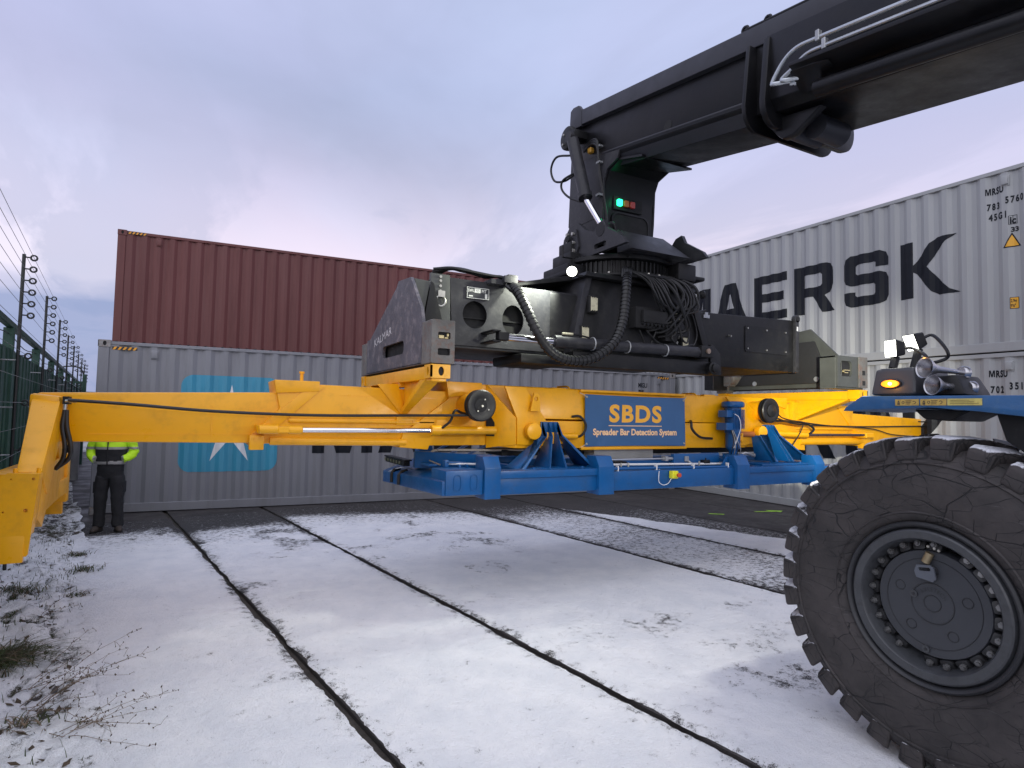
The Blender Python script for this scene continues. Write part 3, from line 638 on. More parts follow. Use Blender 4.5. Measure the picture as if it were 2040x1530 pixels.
    # hard pipes
    MB().tube(bez([(1.90, C0+.3, 2.105), (1.905, C0+.10, 2.10), (1.905, C0+.065, 2.04), (1.905, C0+.05, 1.80), (1.93, C0+.04, 1.77), (1.98, C0+.02, 1.76), (2.02, C0, 1.765)], 6), .010, 8).build('hydraulic_pipe', YEL, t)
    MB().tube(bez([(3.80, C0+.3, 2.09), (3.80, C0+.08, 2.085), (3.80, C0+.055, 2.0), (3.80, C0+.055, 1.76), (3.76, C0+.05, 1.735), (3.68, C0+.02, 1.74)], 6), .010, 8).build('hydraulic_pipe', YEL, t)
    # banner-side hoses
    MB().tube(bez([(1.90, C0, 1.77), (1.97, C0-.05, 1.775), (2.035, C0-.07, 1.70), (2.03, C0-.07, 1.62), (1.97, C0-.07, 1.56), (1.90, C0-.07, 1.555)], 7), .014, 8).build('hose', RUB, t)
    MB().tube(bez([(3.66, C0, 1.745), (3.60, C0-.07, 1.72), (3.60, C0-.09, 1.64), (3.74, C0-.08, 1.55), (3.98, C0-.04, 1.53)], 7), .016, 8).build('hose', RUB, t)
    # ---- telescopic cylinders
    zc = 1.608; yc = .77
    MB().tube([(-1.02, yc, 1.606), (.32, yc, zc)], .023, 16).build('cylinder_rod', CHR, t)
    q = MB(); q.tube([(.30, yc, zc), (1.0, yc, 1.612)], .042, 18); q.tube([(.30, yc, zc), (.40, yc, zc)], .050, 18); q.build('cylinder_tube', YEL, t)
    q = MB(); q.tube([(-1.02, yc, 1.606), (-.90, yc, 1.606)][::-1], .036, 14); q.tube([(-1.26, yc, 1.61), (-1.10, yc, 1.61)], .040, 14); q.box(-1.12, -1.0, yc-.03, yc+.03, 1.58, 1.635); q.box(-1.27, -1.14, yc, Y0+.02, 1.575, 1.645); q.build('rod_eye', YEL, t, bevel=.006)
    q = MB(); q.tube([(5.10, yc, 1.60), (5.95, yc, 1.575)], .042, 18); q.lathe([(.06, -.04), (.06, .04)], (5.08, yc, 1.60), (0, 1, 0), 18); q.build('cylinder_tube', YEL, t)
    MB().tube([(5.95, yc, 1.575), (7.32, yc, 1.575)], .019, 14).build('cylinder_rod', mat('dark_steel_rod', (.09, .06, .065), .3, metal=.4), t)
    q = MB(); q.box(7.30, 7.50, yc-.04, Y0+.02, 1.53, 1.61); q.build('rod_eye', YEL, t, bevel=.012)
    MB().tube([(4.45, .68, 1.585), (4.75, .68, 1.585)], .036, 14).build('hose_coupling', mat('primer_orange', (.40, .13, .03), .5), t)
    # ---- cable reels
    for x, y, z, r in ((.742, .55, 1.862, .158), (5.00, .60, 1.90, .165)):
        MB().cyl((x, y+.02, z), (x, Y0, z), .125, 28).build('reel_mount', YEL, t)
        rl = MB().lathe([(.02, .0), (r*.52, .0), (r*.62, .006), (r*.93, .004), (r, -.006), (r, -.022), (r*.80, -.028), (r*.80, -.055), (r, -.06), (r, -.075), (.02, -.075)], (x, y, z), (0, -1, 0), 40).build('cable_reel', RUB, t)
        if x < 3:
            MB().lathe([(.066, .0), (.066, .006), (.055, .007)], (x-.01, y+.001, z), (0, -1, 0), 24).build('reel_window', DARK, rl)
            MB().hexa([(x-.055, y-.012, z-.03), (x-.04, y-.012, z-.045), (x-.04, y, z-.045), (x-.055, y, z-.03)], [(x+.02, y-.012, z+.05), (x+.035, y-.012, z+.04), (x+.035, y, z+.04), (x+.02, y, z+.05)]).build('reel_spoke', BLK, rl)
            MB().cyl((x+.0, y-.005, z-.005), (x, y-.02, z-.005), .012, 8).build('reel_bolt', BOLT, rl)
            for dx, dz in ((.028, .06), (-.045, -.055), (.07, -.04)): MB().cyl((x+dx, y-.004, z+dz), (x+dx, y-.014, z+dz), .008, 6).build('reel_bolt', BOLT, rl)
        else:
            MB().lathe([(.085, .0), (.085, .012), (.07, .02), (.03, .022), (.012, .03)], (x, y, z), (0, -1, 0), 28).build('reel_hub', RUB, rl)
    # reel cables / hoses
    MB().tube(bez([(-2.60, .80, 1.822), (-2.2, .78, 1.80), (-1.6, .78, 1.757), (-.8, .78, 1.738), (.1, .74, 1.752), (.72, .60, 1.765)], 10), .013, 8).build('cable', RUB, t)
    MB().tube(bez([(.40, yc-.03, 1.63), (.47, .70, 1.70), (.50, .68, 1.79), (.53, .68, 1.81), (.58, .70, 1.79), (.66, .74, 1.775)], 7), .013, 8).build('hose', RUB, t)
    MB().tube(bez([(5.10, .58, 1.80), (5.6, .72, 1.735), (6.3, .80, 1.71), (7.4, .85, 1.70), (8.6, .88, 1.715), (9.45, .90, 1.725)], 10), .011, 8).build('cable', RUB, t)
    MB().tube(bez([(5.12, .60, 1.86), (5.5, .74, 1.79), (6.4, .80, 1.715), (7.6, .84, 1.67), (8.2, .85, 1.58), (9.2, .88, 1.54)], 10), .009, 8).build('cable', RUB, t)
    MB().tube(bez([(5.0, .60, 1.765), (5.5, .70, 1.765), (5.86, .72, 1.74), (6.04, .72, 1.66), (5.95, .73, 1.58)], 8), .016, 8).build('hose', RUB, t)
    MB().tube(bez([(5.83, .72, 1.75), (5.74, .72, 1.60), (5.55, .72, 1.40)], 6), .008, 6).build('hose', RUB, t)
    MB().tube(bez([(9.0, .88, 1.80), (9.25, .86, 1.79), (9.32, .86, 1.70), (9.35, .86, 1.58)], 6), .010, 6).build('hose', RUB, t)
    # ---- 20 ft top frames that the black spreader locks into
    for side in (0, 1):
        x0 = 0.0 if side == 0 else 5.975; xo = 0.0 if side == 0 else 6.135; sx = 1 if side == 0 else -1
        iso_corner(t, xo, 0.0, 2.078, sx, 1, YEL); iso_corner(t, xo, 2.40, 2.078, sx, -1, YEL)
        q = MB(); q.box(x0+.012, x0+.15, .17, 2.23, 2.072, 2.186); B(q, 'cross_beam', bevel=.008)
        q = MB(); q.box(x0+.02, x0+.15, .02, .16, 2.05, 2.077); B(q, 'fitting_pad', bevel=.004)
        if side == 0:
            q = MB(); q.plate([(x0+.075, .17, 2.071), (x0+.075, .95, 1.755), (x0+.075, .95, 2.071)], (.022, 0, 0)); B(q, 'gusset_web', bevel=.003)
            q = MB(); q.hexa([(x0+.01, .16, 2.071), (x0+.15, .16, 2.071), (x0+.10, Y0-.005, 1.752), (x0+.04, Y0-.005, 1.752)], [(x0+.01, .30, 2.071), (x0+.15, .30, 2.071), (x0+.10, Y0-.005, 1.80), (x0+.04, Y0-.005, 1.80)]); B(q, 'gusset_flange', bevel=.003)
            q = MB(); q.plate([(x0-.20, Y0-.016, 2.05), (x0+.01, Y0-.016, 2.06), (x0+.09, Y0-.016, 1.75), (x0+.055, Y0-.016, 1.75)], (0, .014, 0)); B(q, 'gusset_plate', bevel=.003)
            q = MB(); q.plate([(x0+.36, Y0-.016, 2.05), (x0+.14, Y0-.016, 2.06), (x0+.075, Y0-.016, 1.75), (x0+.10, Y0-.016, 1.75)], (0, .014, 0)); B(q, 'gusset_plate', bevel=.003)
            q = MB(); q.box(x0-.0, x0+.20, Y0-.025, Y0-.003, 1.655, 1.755); B(q, 'foot_plate', bevel=.003); bolts(t, [(x0+.03, Y0-.025, 1.69), (x0+.10, Y0-.025, 1.68), (x0+.17, Y0-.025, 1.69)], (0, -1, 0), .010)
        else:
            q = MB(); q.hexa([(x0+.0, .16, 2.071), (x0+.15, .16, 2.071), (x0+.02, Y0-.005, 1.76), (x0-.08, Y0-.005, 1.76)], [(x0+.0, .33, 2.071), (x0+.15, .33, 2.071), (x0+.02, Y0-.005, 1.84), (x0-.08, Y0-.005, 1.84)]); B(q, 'gusset_flange', bevel=.003)
            q = MB(); q.plate([(x0+.01, .30, 2.071), (x0-.07, Y0-.006, 1.80), (x0-.02, Y0-.006, 2.071)], (.022, 0, 0)); B(q, 'gusset_web', bevel=.003)
            q = MB(); q.box(x0-.16, x0+.02, Y0-.06, Y0-.003, 1.70, 2.04); B(q, 'foot_plate', bevel=.006)
        q = MB(); q.hexa([(x0+.02, 1.49, 1.75), (x0+.12, 1.49, 1.75), (x0+.15, 2.2, 2.071), (x0+.01, 2.2, 2.071)], [(x0+.02, 1.49, 1.85), (x0+.12, 1.49, 1.85), (x0+.15, 2.0, 2.071), (x0+.01, 2.0, 2.071)]); B(q, 'gusset_flange', bevel=.003)
        q = MB(); q.box(x0+.03, x0+.12, Y0, Y1, 2.03, 2.071); B(q, 'saddle', bevel=.003)
    # ---- left end beam with its sloping legs and corner guides
    xa, xb = -2.88, -2.66
    q = MB(); q.hexa([(-2.845, .86, 1.866), (xb, .86, 1.850), (xb, 1.46, 1.85), (-2.845, 1.46, 1.866)], [(-2.85, .86, 1.45), (xb, .86, 1.45), (xb, 1.46, 1.45), (-2.85, 1.46, 1.45)]); B(q, 'end_box', bevel=.02)
    near = [(-2.84, .93, 1.872), (xb+.0, .93, 1.852), (-2.612, .12, 1.345), (-2.745, .12, 1.345)]
    q = MB(); q.hexa(near, [(p[0], p[1]+.34, p[2]-.02) if i < 2 else (p[0], p[1]+.24, p[2]-.18) for i, p in enumerate(near)]); B(q, 'sloping_leg', bevel=.014)
    q = MB(); q.hexa([(-2.88, 1.42, 1.86), (-2.72, 1.42, 1.86), (-2.83, 2.30, 1.32), (-2.98, 2.30, 1.32)], [(-2.88, 1.15, 1.80), (-2.72, 1.15, 1.80), (-2.82, 2.05, 1.18), (-2.98, 2.05, 1.18)]); B(q, 'sloping_leg', bevel=.014)
    q = MB(); q.hexa([(-2.88, .101, 1.0), (-2.655, .101, 1.0), (-2.83, 2.36, .93), (-3.02, 2.36, .93)], [(-2.88, .101, 1.343), (-2.655, .101, 1.343), (-2.83, 2.36, 1.30), (-3.02, 2.36, 1.30)]); B(q, 'cross_box', bevel=.012)
    # near corner: stacked guide plates
    q = MB(); q.mesh(curve_mesh([[(-2.785, 1.335), (-2.80, 1.30), (-2.82, .835), (-2.64, .835), (-2.632, .845), (-2.595, 1.345), (-2.75, 1.355)], circ(-2.625, 1.315, .009, n=10), circ(-2.655, 1.12, .012, n=10), circ(-2.735, 1.315, .005, n=8), circ(-2.765, 1.115, .006, n=8)], .018), XZ(-.02)); q.build('guide_plate', YEL, t, bevel=.003)
    q = MB(); q.prism([(-2.86, 1.30), (-2.86, .80), (-2.66, .80), (-2.66, 1.05), (-2.66, 1.30)], 'y', -.012, .0); B(q, 'guide_plate', bevel=.002)
    q = MB(); q.prism([(-2.60, 1.345), (-2.615, 1.08), (-2.63, .96), (-2.66, .945), (-2.86, .945), (-2.86, 1.345)], 'y', .0, .10); B(q, 'corner_box', bevel=.006)
    q = MB(); q.hexa([(-2.86, -.04, .80), (-2.655, -.04, .80), (-2.655, .0, .80), (-2.86, .0, .80)], [(-2.86, -.02, 1.10), (-2.65, -.02, 1.10), (-2.65, .0, 1.10), (-2.86, .0, 1.10)]); B(q, 'guide_flap', bevel=.004)
    q = MB(); q.prism([(.10, 1.345), (.10, 1.06), (.30, .96), (.45, 1.10), (.60, 1.345)], 'x', -2.665, -2.625); B(q, 'corner_web', bevel=.004)
    for x in (-2.74, -2.62): MB().cyl((x, .08, 1.345), (x, .08, 1.375), .012, 8).build('bolt', YEL, t)
    # far corner
    q = MB(); q.box(-2.98, -2.80, 2.30, 2.42, .86, 1.32); B(q, 'corner_box', bevel=.008)
    q = MB(); q.box(-2.99, -2.84, 2.36, 2.425, .74, .88); B(q, 'guide_flap', bevel=.004)
    q = MB(); q.box(-2.86, -2.79, 1.8, 2.3, .95, 1.10); B(q, 'end_bumper', bevel=.01)
    # hoses down the leg
    MB().box(-2.64, -2.60, .84, .95, 1.79, 1.85).build('hose_bracket', BLK, t)
    MB().tube([(-2.62, .83, 1.79), (-2.622, .83, 1.74)], .014, 10).build('hose_ferrule', ZINC, t)
    for dx in (0, .035):
        MB().tube(bez([(-2.62+dx*.3, .83, 1.745), (-2.625+dx*.8, .80, 1.62), (-2.60+dx, .78, 1.48), (-2.61+dx, .80, 1.38), (-2.66, .86, 1.30)], 8), .016, 8).build('hose', RUB, t)
    q = MB(); q.tube([(-2.62, .84, 1.815), (-2.55, .82, 1.815)], .013, 8); q.build('hose_ferrule', ZINC, t)
    # right end beam (behind the wheel)
    q = MB(); q.prism([(.02, 1.30), (.06, .93), (2.3, .93), (2.38, 1.30)], 'x', 9.6, 9.82); B(q, 'cross_box', bevel=.012)
    q = MB(); q.hexa([(9.6, .93, 1.80), (9.82, .93, 1.80), (9.82, .1, 1.30), (9.6, .1, 1.30)], [(9.6, 1.2, 1.78), (9.82, 1.2, 1.78), (9.82, .4, 1.2), (9.6, .4, 1.2)]); B(q, 'sloping_leg', bevel=.014)
    q = MB(); q.hexa([(9.6, 1.42, 1.80), (9.82, 1.42, 1.80), (9.82, 2.30, 1.30), (9.6, 2.30, 1.30)], [(9.6, 1.15, 1.78), (9.82, 1.15, 1.78), (9.82, 2.05, 1.2), (9.6, 2.05, 1.2)]); B(q, 'sloping_leg', bevel=.014)
yellow()
# ------------------------------------------------------------------ banner
def banner():
    m = mat('banner_blue', (.030, .105, .245), .42, var=.10, dscale=1.2, bump=.12, bscale=5, spec=.6)
    BO = mat('banner_orange', (.86, .42, .04), .5, var=.03); BP = mat('banner_peach', (.88, .55, .30), .5, var=.03)
    t = thing('banner', 'blue vinyl banner with orange SBDS lettering tied to the yellow beam', 'banner', (2.80, .66, 1.44))
    x0, x1, z0, z1, y = 2.062, 3.535, 1.443, 2.022, .668
    nx, nz = 40, 18
    def yo(x, z):
        u = (x-x0)/(x1-x0); w = (z-z0)/(z1-z0)
        return y+.007*math.sin(u*5.1+w*2.0)+.004*math.sin(u*13+1)*w+.007*math.exp(-((u-.1-.35*w)/.05)**2)*(1-w)
    def zt(x, z):
        u = (x-x0)/(x1-x0); return z+.006*math.sin(u*math.pi)*(-1 if z > (z0+z1)/2 else 1)
    q = MB(); vs = [(x, yo(x, z), zt(x, z)) for z in np.linspace(z0, z1, nz) for x in np.linspace(x0, x1, nx)]
    q.add(vs, [(j*nx+i, j*nx+i+1, (j+1)*nx+i+1, (j+1)*nx+i) for j in range(nz-1) for i in range(nx-1)])
    vs2 = [(a, b+.004, c) for a, b, c in vs]; q.add(vs2, [(j*nx+i, (j+1)*nx+i, (j+1)*nx+i+1, j*nx+i+1) for j in range(nz-1) for i in range(nx-1)]); q.build('sheet', m, t)
    def txt(s, cx, zb, size, wtot, mm, name, bold, space=1.0):
        me = text_mesh(s, size, space, bold); xs = [v.co.x for v in me.vertices]; w = max(xs)-min(xs); k = wtot/w
        q = MB(); bm = bmesh.new(); bm.from_mesh(me)
        for xx in np.linspace(min(xs), max(xs), 24)[1:-1]: bmesh.ops.bisect_plane(bm, geom=bm.verts[:]+bm.edges[:]+bm.faces[:], plane_co=(xx, 0, 0), plane_no=(1, 0, 0))
        bm.to_mesh(me); bm.free()
        vs = []
        for v in me.vertices:
            X = cx-wtot/2+(v.co.x-min(xs))*k; Z = zb+v.co.y; vs.append((X, yo(X, Z)-.0025, Z))
        q.add(vs, [tuple(p.vertices) for p in me.polygons]); q.build(name, mm, t, flat=True)
    cx = 2.77
    txt('SBDS', cx, 1.725, .265, .76, BO, 'lettering', .010, 1.15)
    txt('Spreader Bar Detection System', cx+.01, 1.572, .098, 1.22, BP, 'lettering', .0035)
    q = MB(); xs = np.linspace(cx-.385, cx+.385, 20); vs = [(x, yo(x, zz)-.0025, zz) for zz in (1.672, 1.681) for x in xs]; q.add(vs, [(i, i+1, 21+i, 20+i) for i in range(19)]); q.build('rule_line', BP, t, flat=True)
    for x in (x0+.022, x1-.022):
        for z in (z0+.03, z1-.03):
            q = MB(); q.tube([(x+.010*math.cos(a), yo(x, z)-.002, z+.010*math.sin(a)) for a in np.linspace(0, 2*math.pi, 11)[:-1]], .004, 6, closed=True); q.build('eyelet', BOLT, t)
            s = -1 if x < 2.8 else 1; d = 1 if z > 1.7 else -1
            MB().tube([(x, yo(x, z)-.004, z), (x+s*.045, .69, z+d*.03), (x+s*.075, .71, z+d*.045)], .005, 6).build('rope_tie', mat('rope_beige', (.6, .5, .36), .8), t)
banner()
# ------------------------------------------------------------------ blue detection frame under the spreader
def blue():
    t = thing('blue_frame', 'bright blue steel test frame bracketed under the yellow spreader beam', 'steel frame', (3.05, 1.2, .98))
    B = lambda q, n, **k: q.build(n, BLU, t, **{**dict(bevel=.006, seg=2), **k})
    N0 = .25
    for yy, sg in ((N0, 1), (2.19, -1)):
        a, b = (yy, yy+.16*sg) if sg > 0 else (yy-.16, yy)
        for x0, x1 in ((.80, 1.93), (2.12, 3.93), (4.14, 5.38), (5.55, 6.9)):
            q = MB(); q.box(x0, x1, a+.02 if sg > 0 else a, b if sg > 0 else b-.02, 1.02-.012*(x0-.8), 1.172-.012*(x0-.8) if x0 != 2.12 else 1.205); B(q, 'side_beam')
            if x0 != 2.12: q = MB(); q.box(x0, x1, a-.005, b+.02, 1.174-.012*(x0-.8), 1.245-.012*(x0-.8)); B(q, 'top_flange')
        for x0, x1 in ((.635, .80), (1.925, 2.12), (3.935, 4.142), (5.38, 5.552)):
            dz = -.012*(x0-.6)
            q = MB(); q.prism([(a-.03, .992+dz), (a-.03, 1.28+dz), (a+.03, 1.385+dz), (b+.03, 1.385+dz), (b+.03, .992+dz)], 'x', x0, x1); B(q, 'strap_post')
    # long inner plates seen over the near beam
    q = MB(); q.hexa([(.28, 1.15, 1.21), (.80, .50, 1.23), (.80, .53, 1.23), (.28, 1.18, 1.21)], [(.28, 1.15, 1.38), (.80, .42, 1.385), (.80, .45, 1.385), (.28, 1.18, 1.38)]); B(q, 'wing_plate', bevel=.003)
    q = MB(); q.box(2.12, 3.93, .62, .66, 1.15, 1.30); B(q, 'inner_plate', bevel=.003)
    q = MB(); q.box(3.2, 3.935, .50, .55, 1.16, 1.36); B(q, 'inner_plate', bevel=.003)
    for x in (.85, 1.6, 2.4, 3.2, 4.0, 4.8, 5.5): q = MB(); q.box(x, x+.09, .42, 2.02, 1.03, 1.17); B(q, 'cross_member', bevel=.004)
    q = MB(); q.box(1.0, 5.5, .9, 1.5, 1.10, 1.125); q.build('floor_tray', BLK, t)
    # left end: pressed cover box
    q = MB(); q.prism([(N0, 1.035), (N0, 1.262), (N0+.02, 1.266), (N0+.35, 1.256)][:2]+[(N0+.02, 1.266), (.635, 1.26)][:0]+[(N0+.38, 1.26), (N0+.38, 1.035)], 'x', .262, .632); B(q, 'end_cover', bevel=.012)
    for x in (.335, .50):
        q = MB(); q.mesh(curve_mesh([rrect(x, x+.075, 1.075, 1.225, .037, 6), rrect(x+.006, x+.069, 1.081, 1.219, .031, 6)], .01), XZ(N0-.002)); B(q, 'pressed_slot', bevel=.002)
    q = MB(); q.hexa([(.235, .27, 1.035), (.62, .27, 1.035), (.62, 2.17, .965), (.235, 2.17, .965)], [(.235, .27, 1.165), (.62, .27, 1.262), (.62, 2.17, 1.235), (.235, 2.17, 1.095)]); B(q, 'end_beam', bevel=.012)
    for y in (1.52, 1.78): q = MB(); q.tube([(.228, y, 1.0), (.228, y-.0, 1.10), (.255, y, 1.135), (.32, y, 1.15)], .022, 6); q.build('rubber_stop', RUB, t)
    # cable chain and posts on the left end
    q = MB()
    for i in range(10):
        y = 2.16-i*.07; q.box(.26, .33, y-.055, y, 1.20, 1.255); q.box(.262, .328, y-.064, y-.055, 1.215, 1.24)
    q.box(.255, .335, 1.42, 2.2, 1.258, 1.272); q.build('cable_chain', BLK, t)
    for i in range(6): MB().box(.256, .26, 2.14-i*.11, 2.19-i*.11, 1.212, 1.246).build('chain_plate', mat('olive_plate', (.10, .11, .06), .6), t)
    q = MB(); q.box(.36, .62, 1.30, 1.45, 1.19, 1.36); B(q, 'gear_cover', bevel=.01)
    MB().tube(bez([(.42, 1.08, 1.19), (.42, 1.08, 1.30), (.43, 1.08, 1.375), (.48, 1.07, 1.395), (.62, 1.04, 1.398), (1.6, 1.0, 1.39)], 6), .013, 8).build('conduit', mat('conduit_tan', (.42, .38, .33), .5), t)
    MB().tube(bez([(.24, 1.95, 1.10), (.26, 1.75, 1.15), (.30, 1.6, 1.175), (.36, 1.45, 1.17)], 6), .006, 6).build('conduit', ZINC, t)
    MB().tube([(.36, .95, 1.30), (.40, .75, 1.272)], .008, 6).build('conduit', ZINC, t)
    MB().tube([(.40, .62, 1.295), (.80, .50, 1.29)], .010, 8).build('conduit', WHT, t)
    q = MB(); q.box(.38, .42, .58, .64, 1.265, 1.33); q.box(.40, .60, .58, .60, 1.30, 1.315); q.box(.30, .42, .80, 1.05, 1.255, 1.275); B(q, 'pipe_bracket', bevel=.003)
    for x in (.50, .58): MB().box(x, x+.02, .52, .56, 1.262, 1.29).build('pipe_clip', BLU, t)
    # conduit runs along the middle bay
    MB().tube([(2.12, .45, 1.262), (3.95, .45, 1.235)], .012, 8).build('conduit', WHT, t)
    MB().tube([(2.13, .30, 1.232), (3.93, .30, 1.213)], .016, 8).build('conduit', BLU, t)
    for x in (2.22, 2.75, 3.30, 3.85): MB().box(x-.006, x+.006, .28, .32, 1.205, 1.262).build('cable_tie', WHT, t)
    MB().tube([(2.13, .40, 1.315), (3.0, .52, 1.305), (3.1, .54, 1.302)], .012, 8).build('conduit', ZINC, t)
    q = MB(); q.tube([(3.05, .52, 1.305), (3.42, .54, 1.30)], .020, 8); q.box(3.06, 3.10, .48, .56, 1.28, 1.335); q.box(3.36, 3.42, .48, .56, 1.27, 1.33); q.tube([(3.40, .52, 1.30), (3.45, .47, 1.24)], .015, 8); q.build('valve_assembly', GALV, t, bevel=.003)
    q = MB(); q.box(2.30, 2.48, .46, .56, 1.265, 1.29); q.box(3.62, 3.72, .44, .50, 1.24, 1.285); q.box(3.65, 3.66, .44, .46, 1.28, 1.31); q.build('sensor_block', BLK, t, bevel=.003)
    for x in (2.35, 2.45, 3.5): MB().cyl((x, .40, 1.225), (x, .40, 1.28), .010, 6).build('stud', BOLT, t)
    q = MB(); q.prism([(3.80, 1.21), (3.93, 1.21), (3.93, 1.33), (3.90, 1.33)], 'y', .36, .37); B(q, 'rib', bevel=.002)
    # pale plate joining the frame to the beam
    q = MB(); q.box(2.28, 3.15, .80, 1.5, 1.29, 1.405); q.build('mounting_block', mat('stainless', (.42, .42, .40), .35, metal=.5), t, bevel=.004)
    q = MB(); q.box(1.2, 5.3, 1.0, 1.4, 1.33, 1.40); q.build('slide_rail', BLK, t, bevel=.004)
    # emergency stop
    e = MB().box(2.905, 2.99, .20, .262, 1.112, 1.195).build('stop_box', mat('stop_yellow', (.75, .72, .03), .4, var=.04), t, bevel=.006)
    q = MB(); q.lathe([(.030, 0), (.030, .018), (.026, .024)], (2.948, .20, 1.155), (0, -1, 0), 20); q.build('stop_collar', MATS['stop_yellow'], e)
    q = MB(); q.lathe([(.014, 0), (.014, .02), (.024, .024), (.024, .038), (.018, .044)], (2.948, .176, 1.155), (0, -1, 0), 20); q.build('stop_button', mat('stop_red', (.55, .07, .02), .35), e)
    MB().tube(bez([(2.80, .30, 1.22), (2.74, .24, 1.15), (2.74, .235, 1.08), (2.80, .235, 1.045), (2.87, .235, 1.06), (2.91, .23, 1.11)], 6), .004, 6).build('cable', WHT, t)
    # triangular hanger brackets
    for x, k in ((1.52, 0), (4.96, 1)):
        q = MB(); q.box(x-.03, x+.18, .66, .69, 1.55, 1.71); B(q, 'bracket_head', bevel=.004)
        ribs = ([(-.02, -.02, -.42), (.05, .05, -.10), (.11, .12, .10), (.17, .17, .42)] if k == 0 else [(-.01, -.22, -.16), (.045, .08, .10), (.10, .12, .18), (.16, .17, .50)])
        for i, (xa, xb_, xc) in enumerate(ribs):
            q = MB(); th = .012
            pts = [(x+xa, 1.705), (x+xb_, 1.56), (x+xc, 1.245), (x+xc+.05, 1.245), (x+xb_+.02, 1.58), (x+xa+th, 1.705)] if i in (0, 3) else [(x+xa, 1.705), (x+xb_, 1.55), (x+xc, 1.245), (x+xc+th*1.6, 1.245), (x+xb_+th, 1.56), (x+xa+th, 1.705)]
            vs = []
            for (px, pz) in pts: vs.append((px, .655-.38*(1.705-pz)/.46*.75, pz))
            q.plate(vs, (0, .05 if i in (0, 3) else .03, 0))
            # web running back from each rib edge
            a, b, c = [(x+xa, 1.705), (x+xb_, 1.56), (x+xc, 1.245)]
            yf = lambda z: .655-.38*(1.705-z)/.46*.75
            for (p, r) in ((a, b), (b, c)):
                q.hexa([(p[0], yf(p[1]), p[1]), (p[0]+th, yf(p[1]), p[1]), (p[0]+th, .70, p[1]), (p[0], .70, p[1])], [(r[0], yf(r[1]), r[1]), (r[0]+th, yf(r[1]), r[1]), (r[0]+th, .70, r[1]), (r[0], .70, r[1])])
            B(q, 'bracket_rib', bevel=.0015, seg=1)
        q = MB(); q.box(x-.45, x+.62, .34, .72, 1.222-.02*k, 1.247-.02*k); B(q, 'bracket_base', bevel=.004)
        bolts(t, [(x-.28, .37, 1.247-.02*k), (x+.30, .37, 1.247-.02*k), (x+.55, .37, 1.247-.02*k)], (0, 0, 1), .016, .014, BLU)
    for i, x in enumerate((.55, .80, 1.05, 1.35)): q = MB(); q.hexa([(x, 1.9, 1.22), (x+.06, 1.9, 1.22), (x+.06, 1.93, 1.22), (x, 1.93, 1.22)], [(x+.18, 1.5, 1.42), (x+.24, 1.5, 1.42), (x+.24, 1.53, 1.42), (x+.18, 1.53, 1.42)]); B(q, 'rear_strut', bevel=.002)
    # geared motor
    mx, my = 4.26, .58
    m = MB().lathe([(.10, 1.60), (.10, 1.93)], (mx, my, 0), (0, 0, 1), 8).build('gear_motor', BLU, t, bevel=.004)
    MB().lathe([(.12, 1.925), (.135, 1.935), (.14, 1.96), (.135, 1.99), (.11, 2.0)], (mx, my, 0), (0, 0, 1), 28).build('fan_cowl', BLU, m)
    for a in range(8): MB().box(mx-.101+.025*a, mx-.094+.025*a, my-.112, my-.10, 1.66, 1.90).build('cooling_fin', BLU, m)
    q = MB(); q.box(mx-.20, mx-.07, my-.09, my+.06, 1.80, 1.885); q.box(mx-.22, mx-.06, my-.10, my+.07, 1.64, 1.73); q.build('terminal_box', BLU, m, bevel=.006)
    q = MB(); q.lathe([(.09, 1.42), (.09, 1.60)], (mx, my, 0), (0, 0, 1), 8); q.lathe([(.05, 1.20), (.05, 1.37), (.085, 1.42)], (mx, my, 0), (0, 0, 1), 20); q.box(mx-.09, mx+.09, my-.09, my+.09, 1.24, 1.345); q.build('gearbox', BLU, m, bevel=.004)
    for i in range(4): MB().tube(bez([(mx-.14+.01*i, my-.10, 1.64), (mx-.12+.02*i, my-.12, 1.52), (mx-.16+.05*i, my-.13, 1.40), (mx-.12+.04*i, my-.06, 1.26)], 6), .006, 6).build('motor_cable', GALV if i % 2 else RUB, m)
    MB().tube(bez([(mx-.10, my-.10, 1.85), (mx-.04, my-.13, 1.80), (mx-.02, my-.14, 1.68), (mx-.06, my-.13, 1.55), (mx-.12, my-.12, 1.42)], 6), .005, 6).build('motor_cable', WHT, m)
    for x in (4.5, 4.75): MB().tube(bez([(x, .7, 1.30), (x+.1, .68, 1.34), (x+.25, .66, 1.30)], 6), .018, 8).build('flex_conduit', GALV, t)
blue()
